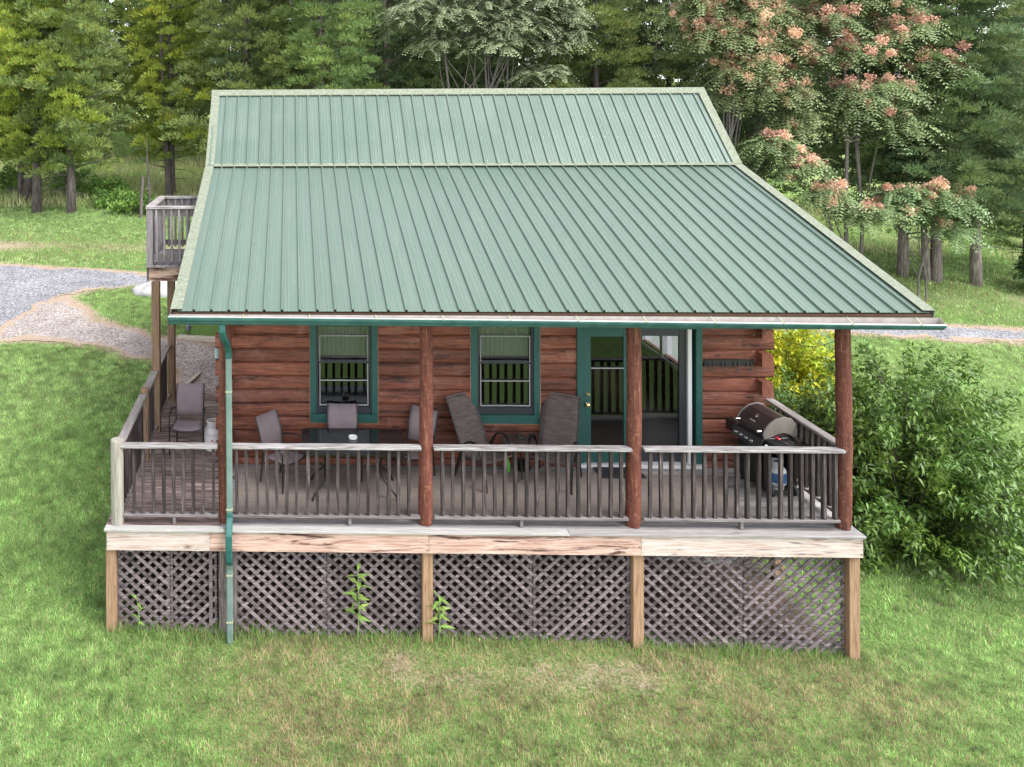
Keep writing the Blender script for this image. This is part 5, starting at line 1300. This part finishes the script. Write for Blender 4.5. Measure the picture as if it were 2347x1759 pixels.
# gas grill, facing the middle of the porch
def grill():
    t = empty('gas_grill', (5.10, 1.28, .010), R(-90) + R(7)); tag(t, 'dark gas grill with rounded lid and steel knobs at the right end of the porch', 'grill')
    # local: x along the grill (left to right), y back, front at -y
    mb = MB(); prof = [(-.25, .80), (-.275, .83), (-.25, .93), (-.20, 1.04), (-.10, 1.135), (.02, 1.165), (.14, 1.13), (.22, 1.02), (.25, .90), (.25, .83)]
    prof2 = [(-.25, .815), (-.262, .86), (-.242, .925), (-.18, 1.01), (-.08, 1.075), (.04, 1.10), (.15, 1.075), (.215, 1.0), (.238, .90), (.238, .815)]
    mb.prism(prof2, 'x', -.285, .285); mb.build('lid', plain('dark enamel lid', (.035, .022, .022), .30, noise=(.055, .038, .036), nscale=5), t, bevel=.01)
    for s in (-1, 1):
        e = [(-.255, .80), (-.270, .86), (-.248, .93), (-.185, 1.018), (-.083, 1.085), (.04, 1.11), (.155, 1.085), (.223, 1.008), (.246, .90), (.246, .845), (.19, .815), (.12, .86), (.04, .885), (-.06, .87), (-.16, .825)]
        mb = MB(); mb.prism(e, 'x', s * .287 if s > 0 else -.307, s * .307 if s > 0 else -.287); mb.build('lid_end', plain('warm grey cast end', (.20, .175, .155), .5, noise=(.14, .12, .105), nscale=8), t, bevel=.004)
    mb = MB(); mb.tube([(-.24, -.315, .90), (.24, -.315, .90)], .011, 8); mb.build('handle', W['dark'], t)
    for s in (-1, 1): mb = MB(); mb.box((s * .24 - .025, -.33, .885), (s * .24 + .025, -.262, .915)); mb.build('handle_bracket', W['chrome'], t, bevel=.004)
    mb = MB(); mb.lathe([(.030, 0), (.034, .006), (.026, .012), (.004, .014)], 16); mb.build('thermometer', W['chrome'], t, (.0, -.150, 1.034), (R(42), 0, 0))
    mb = MB(); mb.box((-.05, -.226, .955), (.05, -.218, .978), rot=(R(-36), 0, 0)); mb.build('badge', W['sash'], t)
    mb = MB(); mb.box((-.30, -.25, .66), (.30, .25, .812)); mb.build('firebox', W['dark'], t, bevel=.008)
    mb = MB(); mb.prism([(-.252, .665), (-.335, .655), (-.30, .80), (-.252, .81)], 'x', -.32, .32); mb.build('control_panel', plain('dark control panel', (.030, .026, .028), .35), t, bevel=.004)
    for i in range(4):
        mb = MB(); mb.lathe([(.026, 0), (.026, .006), (.018, .010), (.018, .030), (.012, .034)], 14); mb.build('knob', W['chrome'], t, (-.21 + i * .115, -.325, .725), (R(76), 0, 0))
    mb = MB(); mb.box((.32, -.28, .70), (.60, -.262, .80)); mb.box((.321, -.262, .775), (.60, .22, .80)); mb.box((.58, -.262, .74), (.60, .22, .774)); mb.build('side_shelf', W['dark'], t, bevel=.004)
    mb = MB(); mb.box((.335, -.24, .801), (.53, .20, .803)); mb.box((.322, -.26, .801), (.335, .22, .815)); mb.box((.53, -.26, .801), (.558, .22, .815)); mb.box((.336, .20, .801), (.53, .22, .815)); mb.box((.336, -.26, .801), (.53, -.241, .815)); mb.build('shelf_rim', W['black'], t)
    mb = MB(); mb.lathe([(.026, 0), (.026, .006), (.018, .010), (.018, .030), (.012, .034)], 14); mb.build('knob', W['chrome'], t, (.40, -.281, .755), (R(90), 0, 0))
    mb = MB(); mb.tube(arc([(.561, -.20, .735), (.60, -.19, .735), (.60, .05, .735), (.561, .06, .735)], 3), .006, 6); mb.build('towel_bar', W['chrome'], t)
    mb = MB(); mb.box((-.56, -.27, .64), (-.321, .22, .80)); mb.build('side_shelf', W['dark'], t, bevel=.006)
    mb = MB(); mb.box((-.30, -.24, .10), (-.28, .24, .66)); mb.box((-.279, .22, .10), (.20, .24, .66)); mb.box((-.279, -.24, .10), (.17, -.222, .66)); mb.build('cabinet', W['black'], t)
    for (lx, ly) in ((.28, -.22), (.28, .22)): mb = MB(); mb.box((lx - .02, ly - .02, .06), (lx + .02, ly + .02, .66)); mb.build('leg', W['dark'], t)
    mb = MB(); mb.box((-.30, -.24, .07), (.34, .24, .098)); mb.build('base_shelf', W['dark'], t)
    for (wx, wy) in ((.33, .16), (.33, -.18)):
        mb = MB(); mb.lathe([(.03, -.02), (.075, -.02), (.08, -.012), (.08, .012), (.075, .02), (.03, .02)], 18); mb.build('wheel', W['black'], t, (wx, wy, .08), (R(90), 0, 0))
    for (wx, wy) in ((-.26, -.20), (-.26, .20)): mb = MB(); mb.box((wx - .02, wy - .02, 0), (wx + .02, wy + .02, .069)); mb.build('foot', W['black'], t)
    return t
G = grill()
gm = Matrix.Translation(G.location) @ Euler(G.rotation_euler).to_matrix().to_4x4()
def on_grill(p): return gm @ Vector(p)
t = empty('grill_tongs', on_grill((.43, -.05, .8045)), R(-80)); tag(t, 'long steel tongs with a red grip on the grill side shelf', 'tongs')
for s in (-1, 1): mb = MB(); mb.box((-.17, .012 * s - .005, .0), (.17, .012 * s + .005, .010), rot=(0, 0, .06 * s)); mb.build('tong_arm', W['chrome'], t)
mb = MB(); mb.box((-.20, -.022, .0), (-.08, .022, .020)); mb.build('grip', W['redplastic'], t, bevel=.006)
t = empty('grill_spatula', on_grill((.38, .02, .8045)), R(-62)); tag(t, 'dark spatula lying beside the tongs on the grill shelf', 'spatula')
mb = MB(); mb.box((-.18, -.007, .002), (.10, .007, .010)); mb.build('handle', W['chrome'], t)
mb = MB(); mb.box((.10, -.04, .001), (.19, .04, .005)); mb.build('blade', W['dark'], t)
mb = MB(); mb.lathe([(.035, 0), (.04, .05), (.041, .055), (.03, .055), (.028, .01), (.004, .01)], 14); o = mb.build('cup', plain('brown tin cup', (.07, .045, .035), .4), None, on_grill((.46, .14, .8045)), smooth=True); tag(o, 'small brown cup at the back of the grill shelf', 'cup')

# hook rack, lantern, string lights
t = empty('hook_rack', (4.87, YW - .03, 1.60)); tag(t, 'black hook rack with four iron hooks on the log wall right of the door', 'hook rack')
mb = MB(); mb.box((-.37, -.012, -.052), (.37, .012, .052)); mb.build('board', W['black'], t, bevel=.004)
for i in range(4):
    mb = MB(); x = -.27 + i * .19; mb.tube(arc([(x - .03, -.014, .03), (x - .03, -.03, -.03), (x - .02, -.05, -.09), (x, -.055, -.11), (x + .02, -.05, -.09), (x + .03, -.03, -.03), (x + .03, -.014, .03)], 3), .007, 6); mb.build('hook', W['dark'], t)
t = empty('wall_lantern', (XL - .12, 2.25, 1.62)); tag(t, 'small glass wall lantern on the left corner log ends', 'lantern')
mb = MB(); mb.lathe([(.04, -.10), (.05, -.09), (.02, -.08), (.02, .09), (.06, .10), (.02, .15)], 12); mb.build('lantern_frame', W['dark'], t)
mb = MB(); mb.lathe([(.045, -.078), (.05, .088)], 12); mb.build('lantern_glass', plain('lantern glass', (.30, .36, .38), .1), t, smooth=True)
mb = MB(); mb.box((.03, -.03, -.03), (.12, .03, .03)); mb.build('bracket', W['dark'], t)
mb = MB(); mb.box((XL - .06, 2.6, .05), (XL - .002, 3.6, 2.10)); o = cpart(mb, 'side_door', W['green'])
t = empty('string_lights', (5.5, 1.0, 2.2)); tag(t, 'dark string of small unlit bulbs sagging from the porch beam at right', 'string lights')
S0 = Vector(t.location); pts = []
for a, b, sag in (((4.55, 1.90, 2.10), (5.40, 1.76, 2.16), .10), ((5.40, 1.76, 2.16), (5.46, .25, 2.42), .16), ):
    a, b = Vector(a), Vector(b)
    for i in range(13):
        u = i / 12; p = a.lerp(b, u); p.z -= sag * 4 * u * (1 - u); pts.append(p - S0)
mb = MB(); mb.tube(pts, .004, 5); mb.build('wire', W['black'], t)
for i, p in enumerate(pts[1::2]):
    mb = MB(); mb.lathe([(.006, 0), (.008, -.012), (.005, -.032), (.001, -.036)], 6); mb.build('bulb', plain('small bulb', (.10, .10, .09), .2) if i == 0 else bpy.data.materials['small bulb'], t, p)
